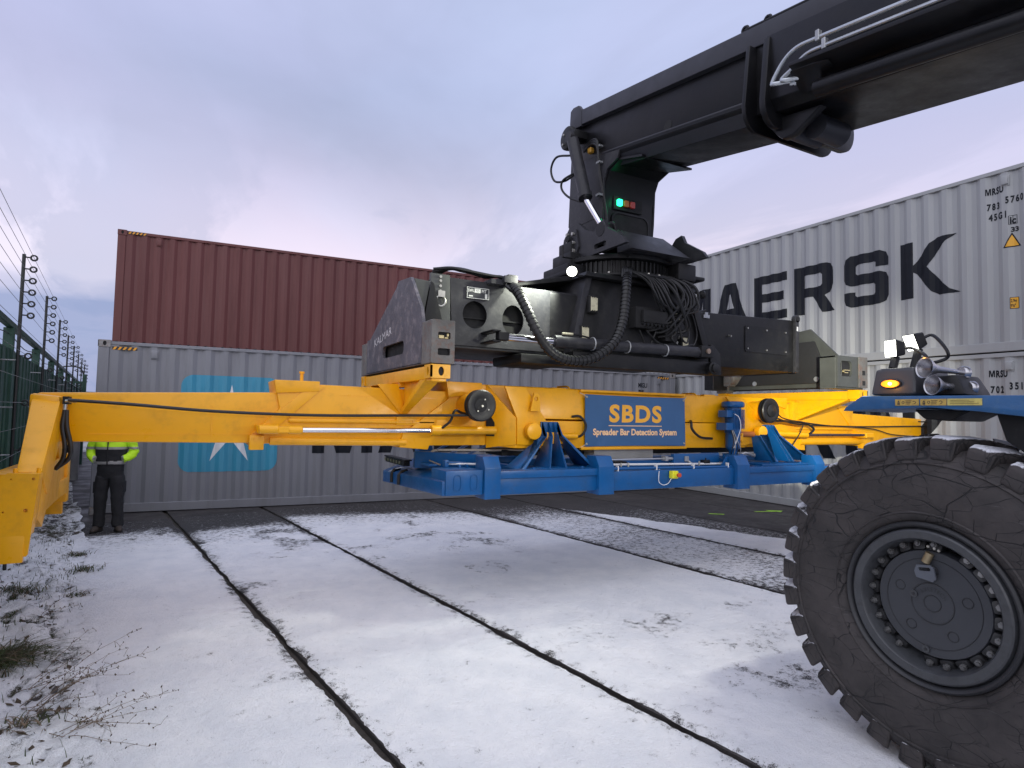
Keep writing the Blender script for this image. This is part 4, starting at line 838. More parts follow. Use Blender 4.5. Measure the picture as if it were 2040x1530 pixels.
# ------------------------------------------------------------------ black container spreader (attachment on the boom)
def spot(name, loc, to, power, size=110, blend=.6, col=(1, .98, .86), parent=None, rad=.04):
    d = bpy.data.lights.new(name, 'SPOT'); d.energy = power; d.spot_size = math.radians(size); d.spot_blend = blend; d.color = col; d.shadow_soft_size = rad
    o = bpy.data.objects.new(name, d); COL.objects.link(o); loc = Vector(loc)
    o.rotation_euler = (Vector(to)-loc).to_track_quat('-Z', 'Y').to_euler(); o.location = loc-(root_org(parent) if parent else Vector((0, 0, 0)))
    if parent: o.parent = parent
    return o
def black():
    t = thing('container_spreader', 'black steel container spreader with turntable hanging from the boom', 'spreader', (2.85, 1.2, 2.3))
    B = lambda q, n, m=BLK, **k: q.build(n, m, t, **{**dict(bevel=.010, seg=2), **k})
    F = .62; K = 1.78
    # main box: near plate with round openings on the left, deep box behind
    q = MB(); q.mesh(curve_mesh([[(.44, 2.45), (1.55, 2.45), (1.55, 3.105), (.40, 3.105)], circ(.675, 2.765, .132, .138, 36), circ(1.106, 2.75, .124, .155, 36)], .016), XZ(F+.008)); q.build('arm_plate', GRYP, t, bevel=.003)
    q = MB(); q.box(.47, 1.9, F+.10, K-.05, 2.47, 3.09); B(q, 'arm_core', DARK)
    MB().box(.5, 1.5, F+.07, F+.10, 2.735, 2.75).build('inner_rail', BLK, t)
    q = MB(); q.box(.40, 1.9, F+.017, K, 3.092, 3.112); q.box(.44, 1.9, F+.017, K, 2.425, 2.449); q.box(.40, .43, F+.017, K, 2.45, 3.09); B(q, 'arm_flange', GRYP, bevel=.004)
    q = MB(); q.prism([(1.5, 2.46), (1.5, 3.10), (3.65, 3.10), (5.50, 3.155), (5.50, 2.46), (5.46, 2.43), (3.8, 2.43)], 'y', F+.002, K-.002); B(q, 'main_beam', bevel=.03)
    q = MB(); q.box(5.47, 5.535, F-.045, F+.012, 2.43, 3.19); q.cyl((5.505, F-.045, 3.17), (5.505, F+.012, 3.17), .055, 18); B(q, 'end_flange', GRYP, bevel=.006)
    MB().cyl((5.505, F-.048, 3.17), (5.505, F-.044, 3.17), .028, 14).build('pin_hole', DARK, t); MB().cyl((5.502, F-.048, 2.48), (5.502, F-.044, 2.48), .022, 14).build('pin_hole', DARK, t)
    MB().box(5.487, 5.515, F-.048, F-.045, 3.00, 3.06).build('label_plate', WHT, t)
    q = MB(); q.mesh(curve_mesh([rrect(4.52, 5.36, 2.66, 3.0, .03)], .012), XZ(F-.004)); B(q, 'cover_plate', bevel=.002)
    for x in (4.56, 4.92, 5.30):
        for z in (2.70, 2.965): MB().cyl((x, F-.01, z), (x, F-.022, z), .011, 8).build('bolt', BOLT, t)
    MB().cyl((4.22, F, 2.84), (4.22, F-.05, 2.83), .012, 8).build('bolt', BOLT, t); MB().box(3.78, 3.88, F-.012, F+.003, 3.03, 3.07).build('pad', GALV, t); MB().box(3.80, 3.85, F-.014, F+.003, 3.045, 3.10).build('pad', GALV, t)
    q = MB(); q.prism([(.86, 3.32), (.98, 3.40), (.98, 3.06), (.70, 3.06), (.72, 3.2)], 'y', 1.76, 1.80); B(q, 'stop_fin', bevel=.004)
    q = MB(); q.prism([(4.72, 3.05), (4.98, 3.05), (4.98, 3.42), (4.84, 3.38), (4.75, 3.2)], 'y', 1.72, 1.80); B(q, 'stop_fin', bevel=.004)
    # load plate
    lp = MB().box(.578, .82, F-.012, F, 2.925, 3.036).build('load_plate', mat('plate_black', (.03, .032, .035), .4), t)
    PW = mat('plate_white', (.62, .63, .58), .5)
    q = MB(); q.mesh(curve_mesh([rrect(.578, .82, 2.925, 3.036, .003), rrect(.583, .815, 2.930, 3.031, .002)], .003), XZ(F-.0135)); q.box(.66, .725, F-.0155, F-.012, 2.985, 3.026); q.box(.775, .80, F-.0155, F-.012, 2.936, 2.982); q.box(.598, .642, F-.0155, F-.012, 2.942, 2.955); q.build('plate_border', PW, lp)
    for s, x, sz in (('SWL', .588, .040), ('MT', .737, .045)):
        me = text_mesh(s, sz, 1.0, .0010); q = MB(); q.mesh(me, Matrix.Translation((x, F-.0137, 2.990)) @ XZ(0) @ Matrix.Diagonal((.86, 1, 1, 1))); q.build('plate_lettering', PW, lp, flat=True)
    me = text_mesh('45', .042, 1.0, .001); q = MB(); q.mesh(me, Matrix.Translation((.672, F-.0165, 2.991)) @ XZ(0)); q.build('plate_lettering', mat('plate_greyink', (.35, .35, .34), .5), lp, flat=True)
    # sliding tower that carries the turntable
    T0 = .52
    q = MB(); q.hexa([(1.75, T0, 2.40), (3.73, T0, 2.40), (3.73, 1.88, 2.40), (1.75, 1.88, 2.40)], [(1.99, T0+.06, 3.29), (3.55, T0+.06, 3.29), (3.55, 1.82, 3.29), (1.99, 1.82, 3.29)]); B(q, 'tower', bevel=.02)
    q = MB(); q.hexa([(1.72, T0-.03, 2.42), (1.80, T0-.03, 2.42), (1.80, 1.9, 2.42), (1.72, 1.9, 2.42)], [(1.965, T0+.03, 3.31), (2.045, T0+.03, 3.31), (2.045, 1.85, 3.31), (1.965, 1.85, 3.31)]); B(q, 'tower_rib', GRYP, bevel=.01)
    q = MB(); q.hexa([(3.66, T0-.05, 2.56), (3.75, T0-.05, 2.56), (3.75, 1.9, 2.56), (3.66, 1.9, 2.56)], [(3.44, T0+.0, 3.30), (3.54, T0+.0, 3.30), (3.54, 1.85, 3.30), (3.44, 1.85, 3.30)]); B(q, 'tower_rib', bevel=.01)
    q = MB(); q.hexa([(1.90, T0-.04, 3.295), (3.60, T0-.04, 3.295), (3.62, 1.9, 3.295), (1.88, 1.9, 3.295)], [(1.95, T0, 3.355), (3.52, T0, 3.355), (3.52, 1.85, 3.355), (1.95, 1.85, 3.355)]); B(q, 'tower_top', bevel=.012)
    q = MB(); q.hexa([(1.0, .9, 3.12), (1.95, .75, 3.30), (1.95, 1.6, 3.30), (1.0, 1.5, 3.12)], [(1.0, .9, 3.15), (1.95, .75, 3.36), (1.95, 1.6, 3.36), (1.0, 1.5, 3.15)]); B(q, 'sloping_deck', bevel=.004)
    q = MB(); q.box(1.70, 3.76, T0-.13, T0+.02, 2.30, 2.455); B(q, 'slide_rail', bevel=.012)
    q = MB(); q.box(1.12, 1.72, T0-.06, T0+.6, 2.30, 2.40); B(q, 'rail_end', bevel=.03)
    q = MB(); q.prism([(3.66, 2.30), (3.84, 2.30), (3.82, 2.56), (3.70, 2.66), (3.66, 2.66)], 'y', T0-.14, T0-.10); B(q, 'rail_lug', bevel=.004)
    MB().lathe([(.075, 0), (.075, .05), (.055, .06), (.055, .09), (.03, .10)], (3.66, T0-.14, 2.375), (0, -1, 0), 22).build('roller', BLK, t)
    # inspection pads
    for x, z in ((2.03, 2.995), (1.92, 2.66), (3.22, 2.985), (3.36, 2.66)):
        pd = MB().box(x-.058, x+.058, T0-.03, T0+.06, z-.095, z+.095).build('inspection_frame', DARK, t, bevel=.006)
        MB().box(x-.045, x+.045, T0-.037, T0-.031, z-.078, z+.078).build('inspection_pad', CREAM, pd, bevel=.004)
        for dx in (-.03, 0, .03):
            for dz in (-.078, .078): MB().cyl((x+dx, T0-.036, z+dz), (x+dx, T0-.048, z+dz), .010, 6).build('pad_bolt', BLK, pd)
    # side-shift cylinder
    yc = .36
    q = MB(); q.tube([(1.46, yc, 2.530), (3.46, yc, 2.555)], .060, 20); q.tube([(1.44, yc, 2.530), (1.52, yc, 2.531)], .068, 20); q.build('cylinder_tube', GRYP, t)
    MB().tube([(.90, yc, 2.533), (1.48, yc, 2.530)], .036, 18).build('cylinder_rod', CHR, t)
    q = MB(); q.box(.80, .91, yc-.042, yc+.042, 2.495, 2.575); q.box(.74, .83, yc-.03, F, 2.475, 2.495); q.box(.74, .83, yc-.03, F, 2.575, 2.595); q.build('rod_clevis', BOOM, t, bevel=.006)
    q = MB(); q.box(3.42, 3.62, yc-.07, T0, 2.49, 2.63); B(q, 'cylinder_head', bevel=.02); MB().cyl((3.52, yc-.07, 2.565), (3.52, yc-.09, 2.565), .03, 16).build('cylinder_cap', mat('brass_cap', (.32, .24, .18), .4, metal=.6), t)
    for x in (1.92, 2.38, 2.92): q = MB(); q.tube([(x, yc+.065*math.cos(a), 2.54+.065*math.sin(a)) for a in np.linspace(0, 2*math.pi, 17)[:-1]], .008, 6, closed=True); q.build('band', GALV, t)
    # turntable
    cx, cy = 2.84, 1.2
    MB().lathe([(.78, 3.355), (.80, 3.38), (.80, 3.40), (.70, 3.42)], (cx, cy, 0), (0, 0, 1), 48).build('slew_base', BLK, t)
    q = MB(); q.lathe([(.655, 3.41), (.655, 3.575)], (cx, cy, 0), (0, 0, 1), 64)
    for i in range(72):
        a = 2*math.pi*i/72; c, s = math.cos(a), math.sin(a)
        p = lambda r, w, z: (cx+r*c-w*s, cy+r*s+w*c, z)
        q.hexa([p(.65, -.012, 3.42), p(.685, -.008, 3.42), p(.685, .008, 3.42), p(.65, .012, 3.42)], [p(.65, -.012, 3.57), p(.685, -.008, 3.57), p(.685, .008, 3.57), p(.65, .012, 3.57)])
    q.build('ring_gear', BLK, t)
    for i in range(30):
        a = 2*math.pi*i/30; MB().cyl((cx+.745*math.cos(a), cy+.745*math.sin(a), 3.40), (cx+.745*math.cos(a), cy+.745*math.sin(a), 3.425), .016, 6).build('ring_bolt', BOLT, t)
    q = MB(); q.lathe([(.70, 3.58), (.72, 3.59), (.72, 3.635), (.69, 3.65)], (cx, cy, 0), (0, 0, 1), 48); B(q, 'upper_plate', bevel=0)
    q = MB(); q.box(cx+.34, cx+.62, .42, .70, 3.40, 3.60); q.box(cx+.55, cx+.85, .50, .9, 3.45, 3.50); B(q, 'slew_motor', bevel=.02)
    q = MB(); q.lathe([(.11, 3.36), (.11, 3.44), (.13, 3.45), (.13, 3.50), (.09, 3.53)], (cx+.62, .62, 0), (0, 0, 1), 18); B(q, 'slew_pinion', bevel=0)
    q = MB(); q.box(cx-.86, cx-.55, .95, 1.5, 3.40, 3.55); q.box(cx-.76, cx-.52, 1.05, 1.45, 3.55, 3.72); q.box(cx-.69, cx-.52, 1.15, 1.42, 3.72, 3.88); q.box(cx-.98, cx-.6, .8, 1.5, 3.36, 3.42); B(q, 'slew_gearbox', bevel=.02)
    MB().tube([(cx-.76, 1.0, 3.62), (cx-.90, 1.0, 3.615), (cx-.90, 1.0, 3.75)], .012, 6).build('guard_rod', BLK, t)
    # tilt yoke on the turntable
    for x, n in ((2.25, 'near'), (3.42, 'far')):
        q = MB(); q.mesh(curve_mesh([[(.20, 3.64), (.26, 3.72), (.55, 3.90), (.60, 4.0), (.70, 3.98), (.78, 3.90), (.95, 3.97), (1.12, 4.10), (1.30, 4.08), (1.42, 3.96), (1.50, 3.64)], circ(1.2, 3.88, .07, n=16), rrect(.55, .78, 3.69, 3.75, .03)], .05), YZp(x)); B(q, 'yoke_plate', GRYP, bevel=.006)
    q = MB(); q.mesh(curve_mesh([[(1.06, 3.80), (1.12, 4.02), (1.30, 4.03), (1.36, 3.92), (1.24, 3.74), (1.12, 3.70)]], .02), YZp(2.21)); B(q, 'pin_keeper', GRYP, bevel=.004)
    for y, z in ((1.16, 3.97), (1.28, 3.985), (1.15, 3.86), (1.28, 3.87)): MB().cyl((2.20, y, z), (2.17, y, z), .020, 10).build('keeper_bolt', BOLT, t)
    MB().cyl((2.20, 1.16, 3.76), (2.17, 1.16, 3.76), .03, 14).build('keeper_bolt', BOLT, t); MB().cyl((2.18, 1.23, 3.92), (2.15, 1.23, 3.92), .04, 12).build('pin_end', DARK, t)
    MB().cyl((2.22, 1.2, 3.90), (3.46, 1.2, 3.90), .085, 22).build('tilt_pin', BLK, t)
    q = MB(); q.hexa([(2.42, .34, 3.64), (3.3, .34, 3.64), (3.3, .60, 3.64), (2.42, .60, 3.64)], [(2.55, .70, 3.95), (3.2, .70, 3.95), (3.2, .80, 3.95), (2.55, .80, 3.95)]); B(q, 'yoke_web', GRYP, bevel=.01)
    # work lamps with their light
    for (x, y, z, r, n) in ((1.74, .50, 3.315, .055, 'near'), (1.46, 1.15, 3.225, .05, 'far')):
        l = MB().lathe([(.03, .05), (r*1.0, .03), (r*1.12, 0.0), (r*1.12, -.012), (r, -.014)], (x, y, z), (.45, .89, .0), 20).build('work_lamp', BLK, t)
        d = Vector((-.45, -.89, -.1)).normalized()
        MB().lathe([(r, 0), (r*.9, .012), (r*.5, .02)], Vector((x, y, z))+d*.014, d, 20).build('lamp_lens', CLEAR_LED, l)
        if n == 'near': MB().box(x-.01, x+.25, y+.03, y+.06, z-.03, z-.01).build('lamp_bracket', BLK, l)
        else: MB().box(x-.02, x+.02, y, y+.04, z-.10, z-.03).build('lamp_bracket', BLK, l)
    spot('work_lamp_light', (1.70, .40, 3.31), (-.4, .35, 1.9), 90, 120, .7, (.95, 1, .88), t, .05)
    spot('work_lamp_light', (1.45, .24, 3.26), (.55, .62, 2.75), 60, 150, .9, (.97, 1, .84), t, .04)
    MB().lathe([(.03, 0), (.045, .02), (.05, .06), (.035, .08)], (3.58, T0-.02, 3.27), (.8, -.5, .1), 16).build('work_lamp', BLK, t)
    # hose bundle: corrugated loop plus loose hoses
    loop = bez([(2.42, .42, 3.36), (2.32, .30, 3.22), (2.27, .26, 3.00), (2.22, .24, 2.78), (2.10, .22, 2.56), (1.86, .20, 2.39), (1.60, .20, 2.33), (1.36, .21, 2.38), (1.20, .25, 2.56), (1.11, .32, 2.80), (1.05, .42, 3.00), (1.02, .55, 3.09)], 16)
    q = MB(); q.tube(loop, .046, 12); 
    for i in range(4, len(loop)-6, 3):
        d = (loop[i+1]-loop[i]).normalized(); q.tube([loop[i]-d*.012, loop[i]+d*.012], .053, 12)
    q.build('spiral_hose', RUB, t)
    for k in range(6):
        o = (k-2.5)*.022; MB().tube(bez([(1.05+o*.4, .42+abs(o)*.2, 3.00), (1.01+o, .50, 3.07), (.97, .58+o, 3.15+.008*k), (.80, .62+o, 3.17), (.55, .64+o, 3.19+.01*(k % 3)), (.40, .66+o, 3.20), (.24, .72+o, 3.18-.02*k)], 8), .013, 6).build('hose', RUB, t)
        MB().tube(bez([(2.36+o, .36, 3.30), (2.42+o, .42, 3.42), (2.52+o*.5, .52, 3.47), (2.62, .55, 3.46)], 6), .013, 6).build('hose', RUB, t)
    q = MB(); q.box(.93, 1.08, .48, .78, 3.10, 3.17); q.box(.98, 1.09, .50, .80, 3.17, 3.19); q.box(.80, .93, .52, .72, 3.08, 3.13); B(q, 'hose_guide', GRYP, bevel=.004)
    rr = random.Random(5)
    for k in range(16):
        x0 = 2.52+.05*k*.8; e = (2.75+.055*(k % 9), T0-.05, 2.70+.30*rr.random())
        MB().tube(bez([(2.5+.045*k, .50, 3.43), (2.62+.05*k, .40-.05*rr.random(), 3.32), (2.75+.045*k, .36-.06*rr.random(), 3.05+.1*rr.random()), (e[0]+.15, T0-.12, e[2]+.06), e], 7), .014+.004*(k % 2), 6).build('hose', RUB, t)
    q = MB(); q.box(2.55, 3.05, T0-.10, T0+.03, 2.78, 3.02); q.box(2.62, 2.98, T0-.15, T0-.10, 2.84, 2.98); q.box(3.0, 3.18, T0-.09, T0+.03, 2.66, 2.85); B(q, 'valve_manifold', DARK, bevel=.01)
    for k in range(8): MB().cyl((2.60+.055*k, T0-.15, 2.82), (2.60+.055*k, T0-.19, 2.81), .016, 8).build('fitting', BLK, t)
    for pts in ([(3.05, T0-.06, 2.98), (3.18, T0-.10, 3.06), (3.40, T0-.08, 3.02), (3.50, T0-.07, 2.80), (3.46, T0-.07, 2.66), (3.36, T0-.08, 2.62)], [(2.98, T0-.10, 2.92), (3.16, T0-.12, 2.84), (3.22, T0-.12, 2.70), (3.30, T0-.12, 2.66), (3.34, T0-.1, 2.80), (3.24, T0-.1, 2.92)],
                [(2.70, T0-.10, 2.76), (2.82, T0-.10, 2.66), (2.92, T0-.12, 2.61), (3.1, T0-.10, 2.60), (3.34, T0-.1, 2.62)], [(3.10, T0-.1, 2.78), (3.08, T0-.11, 2.68), (3.2, T0-.11, 2.61), (3.40, T0-.1, 2.64)], [(2.62, T0-.08, 2.76), (2.70, T0-.07, 2.62), (2.72, T0-.07, 2.56)], [(2.86, T0-.08, 2.76), (2.80, T0-.07, 2.62), (2.79, T0-.07, 2.56)]):
        MB().tube(bez(pts, 7), .011, 6).build('hose', RUB, t)
    for dx, dz, mm in ((0, 0, WHT), (.05, -.03, BOLT), (.10, .03, BOLT), (.02, -.10, WHT), (-.03, .02, mat('primer_orange', (.4, .13, .03), .5))): MB().cyl((3.19+dx, T0-.04, 2.74+dz), (3.19+dx, T0-.06, 2.77+dz), .010, 6).build('fitting', mm, t)
    MB().tube([(1.62, T0-.04, 2.64), (1.74, T0-.06, 2.64)], .014, 6).build('fitting', CREAM, t); MB().tube(bez([(1.74, T0-.06, 2.64), (1.9, T0-.08, 2.62), (2.05, T0-.08, 2.58)], 6), .009, 6).build('hose', RUB, t)
    # ---- left end beam
    q = MB(); q.mesh(curve_mesh([[(.253, 2.215), (2.157, 2.215), (2.157, 2.605), (2.03, 2.605), (1.06, 3.035), (1.0, 3.09), (.615, 3.06), (.30, 2.72), (.253, 2.60)], rrect(.77, 1.50, 2.345, 2.475, .05)], .03), YZp(.015)); q.build('end_plate', WORN, t, bevel=.006)
    q = MB(); q.box(.06, .20, .26, 2.18, 2.235, 2.57); B(q, 'end_beam_core', DARK)
    q = MB(); q.box(.0, .24, .25, 2.15, 2.208, 2.228); B(q, 'bottom_flange', WORN, bevel=.006)
    q = MB(); q.hexa([(.03, 1.15, 2.70), (.40, 1.15, 2.70), (.40, 1.5, 2.70), (.03, 1.5, 2.70)], [(.03, .95, 3.05), (.40, .95, 3.12), (.40, 1.5, 3.12), (.03, 1.4, 2.95)]); B(q, 'end_bracket', BLK)
    q = MB(); q.plate([(.14, .585, 2.70), (.195, .585, 3.04), (.225, .585, 3.02), (.335, .585, 2.60), (.16, .585, 2.59)], (0, .012, 0)); B(q, 'end_gusset', BLK, bevel=.003)
    q = MB(); q.hexa([(.035, .30, 2.60), (.34, .30, 2.60), (.34, .60, 2.60), (.035, .60, 2.60)], [(.035, .30, 2.615), (.34, .30, 2.615), (.34, .60, 2.615), (.035, .60, 2.615)]); B(q, 'end_shelf', BLK, bevel=.003)
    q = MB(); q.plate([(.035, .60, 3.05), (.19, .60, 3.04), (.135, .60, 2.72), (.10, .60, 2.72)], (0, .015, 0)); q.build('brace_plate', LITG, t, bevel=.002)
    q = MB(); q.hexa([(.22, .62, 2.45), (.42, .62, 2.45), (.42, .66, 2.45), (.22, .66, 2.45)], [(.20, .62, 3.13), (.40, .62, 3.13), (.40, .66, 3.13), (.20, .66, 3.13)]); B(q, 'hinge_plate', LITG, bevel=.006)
    for z in (3.06, 3.01, 2.96, 3.10): MB().cyl((.30, .62, z), (.30, .605, z), .014, 8).build('bolt', BOLT, t)
    q = MB(); q.tube([(.30+.05*math.cos(a), .60, 2.86+.05*math.sin(a)) for a in np.linspace(0, 2*math.pi, 17)[:-1]], .010, 6, closed=True); q.box(.27, .34, .585, .615, 2.90, 2.96); q.build('chain_hook', BOLT, t)
    for (x, y) in ((.0, .0), (.0, 2.16)):
        q = MB(); q.mi = 1; q.box(x+.03, x+.19, y+.03, y+.22, 2.23, 2.56); q.mi = 0
        q.mesh(curve_mesh([rrect(x, x+.212, 2.205, 2.58, .012), rrect(x+.058, x+.172, 2.415, 2.475, .012), rrect(x+.058, x+.172, 2.275, 2.335, .012)], .03), XZ(y+.015))
        q.box(x, x+.03, y+.03, y+.25, 2.205, 2.58); q.box(x+.182, x+.212, y+.03, y+.25, 2.205, 2.58); q.box(x+.03, x+.182, y+.03, y+.25, 2.205, 2.23); q.box(x+.03, x+.182, y+.03, y+.25, 2.555, 2.58)
        q.build('twistlock_box', [RUST, DARK], t, bevel=.004)
        q = MB(); q.box(x+.07, x+.12, y+.018, y+.04, 2.42, 2.45); q.box(x+.125, x+.16, y+.018, y+.04, 2.42, 2.435); q.box(x+.145, x+.165, y+.018, y+.04, 2.44, 2.468); q.build('lock_pointer', mat('brass_rod', (.55, .46, .25), .4, metal=.5), t, bevel=.003)
        q = MB(); q.lathe([(.035, 2.06), (.05, 2.10), (.05, 2.21)], (x+.09, y+.10 if y < 1 else y+.14, 0), (0, 0, 1), 14); q.build('twistlock', BLK, t)
    # worn lettering on the end plate
    me = text_mesh('KALMAR', .15, 1.0, .0); q = MB(); q.mesh(me, Matrix(((0, 0, -1, -.002), (-1, 0, 0, 1.85), (.12, 1, 0, 2.50), (0, 0, 0, 1))) @ Matrix.Diagonal((1.15, .8, 1, 1))); q.build('worn_lettering', mat('worn_white', (.62, .61, .63), .6, var=.4, dirt=(.12, .11, .13), dirt_amt=.95, dscale=22), t, flat=True)
    # ---- right end beam
    xi = 5.95
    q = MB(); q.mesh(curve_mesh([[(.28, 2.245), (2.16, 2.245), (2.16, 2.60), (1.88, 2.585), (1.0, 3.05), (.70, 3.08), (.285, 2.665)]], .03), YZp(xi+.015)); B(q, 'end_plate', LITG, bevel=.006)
    q = MB(); q.box(xi+.03, xi+.16, .3, 2.1, 2.23, 2.6); B(q, 'end_beam_core', BLK)
    q = MB(); q.prism([(.50, 2.30), (2.02, 2.30), (1.80, 2.52), (.95, 2.90), (.62, 2.90), (.50, 2.6)], 'x', xi-.04, xi-.002); B(q, 'hinge_block', DARK, bevel=.03)
    for y, z in ((.58, 2.36), (1.62, 2.33)): MB().cyl((xi-.04, y, z), (xi-.055, y, z), .035, 16).build('hinge_pin', GALV, t)
    q = MB(); q.lathe([(.10, 0), (.10, .10), (.08, .12)], (xi-.0, .34, 2.37), (-1, 0, 0), 18); B(q, 'lock_cylinder', RUST, bevel=0)
    for y in (.0, 2.16):
        q = MB(); q.mi = 1; q.box(5.62, 6.10, y+.03, y+.22, 2.24, 2.60); q.mi = 0
        q.mesh(curve_mesh([rrect(5.50 if y < 1 else 5.93, 6.112, 2.225, 2.625, .01), rrect(5.555 if y < 1 else 5.97, 5.80 if y < 1 else 6.08, 2.36, 2.56, .05)], .03), XZ(y+.015))
        x0 = 5.50 if y < 1 else 5.93
        q.box(x0, x0+.03, y+.03, y+.25, 2.225, 2.625); q.box(6.08, 6.112, y+.03, y+.25, 2.225, 2.625); q.box(x0, 6.08, y+.03, y+.25, 2.20, 2.225); q.box(x0, 6.08, y+.03, y+.25, 2.60, 2.625)
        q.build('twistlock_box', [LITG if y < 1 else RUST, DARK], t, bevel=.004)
        q = MB(); q.lathe([(.035, 2.06), (.05, 2.10), (.05, 2.21)], (6.04, y+.10 if y < 1 else y+.14, 0), (0, 0, 1), 14); q.build('twistlock', BLK, t)
    q = MB(); q.box(5.93, 6.118, -.012, .0, 2.222, 2.63); q.build('wear_plate', RUST, t, bevel=.003)
    for z in (2.42, 2.285): MB().box(6.0, 6.06, -.016, -.011, z-.03, z+.03).build('wear_hole', DARK, t)
    q = MB(); q.box(5.63, 5.72, -.0, .02, 2.405, 2.415); q.box(5.63, 5.64, -.0, .02, 2.405, 2.445); q.box(5.63, 5.76, -.0, .02, 2.437, 2.447); q.build('lock_pointer', MATS['brass_rod'], t)
    q = MB(); q.lathe([(.11, 0), (.10, .16), (.07, .18)], (xi+.03, 2.02, 2.42), (-1, .1, 0), 16); q.box(xi-.16, xi-.02, 2.0, 2.14, 2.30, 2.56); B(q, 'rusty_lock_housing', RUST, bevel=.03)
black()
# ------------------------------------------------------------------ reach stacker: boom, head, wheel, mudguard
US, UE = 2.48, 3.30
def bz(n, dz): return 4.80+.172*(n-1.0)+dz
def stacker():
    t = thing('reach_stacker', 'black boomed reach stacker with huge tyre and blue mudguard at right', 'reach stacker', (3.0, -3.1, 0))
    B = lambda q, n, m=BOOM, **k: q.build(n, m, t, **{**dict(bevel=.012, seg=2), **k})
    def beam(n0, n1, sec, sec_b=None):
        q = MB(); k = len(sec)
        a = [(u, n0, bz(n0, d)) for u, d in sec]; b = [(u, n1, bz(n1, d)) for u, d in (sec_b or sec)]
        return q.add(a+b, [tuple(range(k))[::-1], tuple(range(k, 2*k))]+[(i, (i+1) % k, k+(i+1) % k, k+i) for i in range(k)])
    # inner boom: box with folded lower corners
    sec = [(US, .16), (US+.02, .12), (US+.12, .0), (UE-.08, .035), (UE-.01, .10), (UE, .16), (UE, .72), (US, .72)]
    B(beam(1.62, -1.52, sec), 'inner_boom', bevel=.008)
    q = beam(1.0, -1.20, [(US-.006, .165), (US-.006, .18), (US+.11, .005), (US+.105, -.006)]); B(q, 'lit_chamfer_strip', BOOMC, bevel=.002)  # paler strip painted along the chamfer in place of light reflected off snow
    # cover along the top
    B(beam(1.56, -6.5, [(US-.07, .60), (UE+.07, .60), (UE+.07, .79), (US-.07, .79)]), 'boom_cover', BOOMC, bevel=.010)
    q = MB(); q.prism([(1.56, bz(1.56, .58)), (1.60, bz(1.56, .66)), (1.585, bz(1.56, .83)), (1.52, bz(1.52, .86)), (1.40, bz(1.4, .86)), (1.34, bz(1.3, .80)), (1.34, bz(1.34, .58))], 'x', US-.075, US-.03); B(q, 'cover_end', BOOMC, bevel=.006)
    MB().cyl((US-.004, -.15, bz(-.15, .215)), (US+.02, -.15, bz(-.15, .215)), .058, 24).build('boom_hole', DARK, t)
    # outer boom with two collars
    sec2 = [(US-.12, .06), (US-.06, -.03), (UE+.04, .015), (UE+.08, .08), (UE+.08, .62), (US-.12, .62)]; sec3 = [(US-.12, .09), (US-.06, .0), (UE+.02, .20), (UE+.06, .27), (UE+.06, .62), (US-.12, .62)]
    B(beam(-1.46, -6.5, sec2, sec3), 'outer_boom', bevel=.008)
    for n0, n1 in ((-1.26, -1.30), (-1.44, -1.50)):
        q = MB(); pts = []
        for a in np.linspace(180, 270, 7): pts.append((US-.03+.16*math.cos(math.radians(a)), .04+.20*math.sin(math.radians(a))))
        for a in np.linspace(270, 360, 7): pts.append((UE+.03+.16*math.cos(math.radians(a)), .04+.20*math.sin(math.radians(a))))
        pts += [(UE+.13, .60), (US-.13, .60)]; pts[0] = (US-.19, .05)
        B(beam(n0, n1, pts), 'boom_collar', bevel=.006)
    B(beam(-1.30, -1.44, [(US-.05, .0), (UE+.05, .0), (UE+.05, .62), (US-.05, .62)]), 'collar_spacer', bevel=.006)
    for dz in (.12, .18, .24): MB().cyl((US-.05, -1.385, bz(-1.385, dz)), (US-.062, -1.385, bz(-1.385, dz)), .009, 6).build('bolt', BOLT, t)
    # lower rollers
    q = MB(); q.prism([(-1.32, bz(-1.32, -.05)), (-1.45, bz(-1.45, -.20)), (-1.50, bz(-1.5, -.24)), (-1.60, bz(-1.6, -.22)), (-1.85, bz(-1.8, -.05))], 'x', US+.02, US+.10); B(q, 'roller_bracket', bevel=.01)
    q = MB(); q.prism([(-1.32, bz(-1.32, -.05)), (-1.45, bz(-1.45, -.18)), (-1.50, bz(-1.5, -.21)), (-1.58, bz(-1.6, -.19)), (-1.75, bz(-1.75, -.05))], 'x', US+.44, US+.50); B(q, 'roller_bracket', bevel=.01)
    MB().cyl((US+.10, -1.535, bz(-1.53, -.17)), (US+.44, -1.535, bz(-1.53, -.17)), .062, 24).build('roller', BOOMC, t)
    MB().cyl((US+.20, -1.68, bz(-1.68, -.13)), (US+.52, -1.68, bz(-1.68, -.13)), .10, 28).build('roller', BOOMC, t)
    # ledge box, tube and zinc pipes on the near side of the outer boom
    B(beam(-1.80, -6.5, [(US-.30, .185), (US-.115, .09), (US-.115, .215), (US-.30, .215)]), 'side_duct', bevel=.008)
    for n in (-2.15, -2.6, -3.05): MB().hexa(*[[(US-.295+.0, n+a, bz(n+a, .127-.0+d)) for a, d in ((.06, 0), (-.06, 0))]+[(US-.225, n+a, bz(n+a, .098+d)) for a, d in ((-.06, 0), (.06, 0))] for d0 in (0, 1)][:2]).build('duct_slot', DARK, t) if False else None
    q = MB(); q.tube([(US-.17, -1.95, bz(-1.95, .0)), (US-.17, -6.5, bz(-6.5, .0))], .062, 20); q.build('side_tube', BOOM, t)
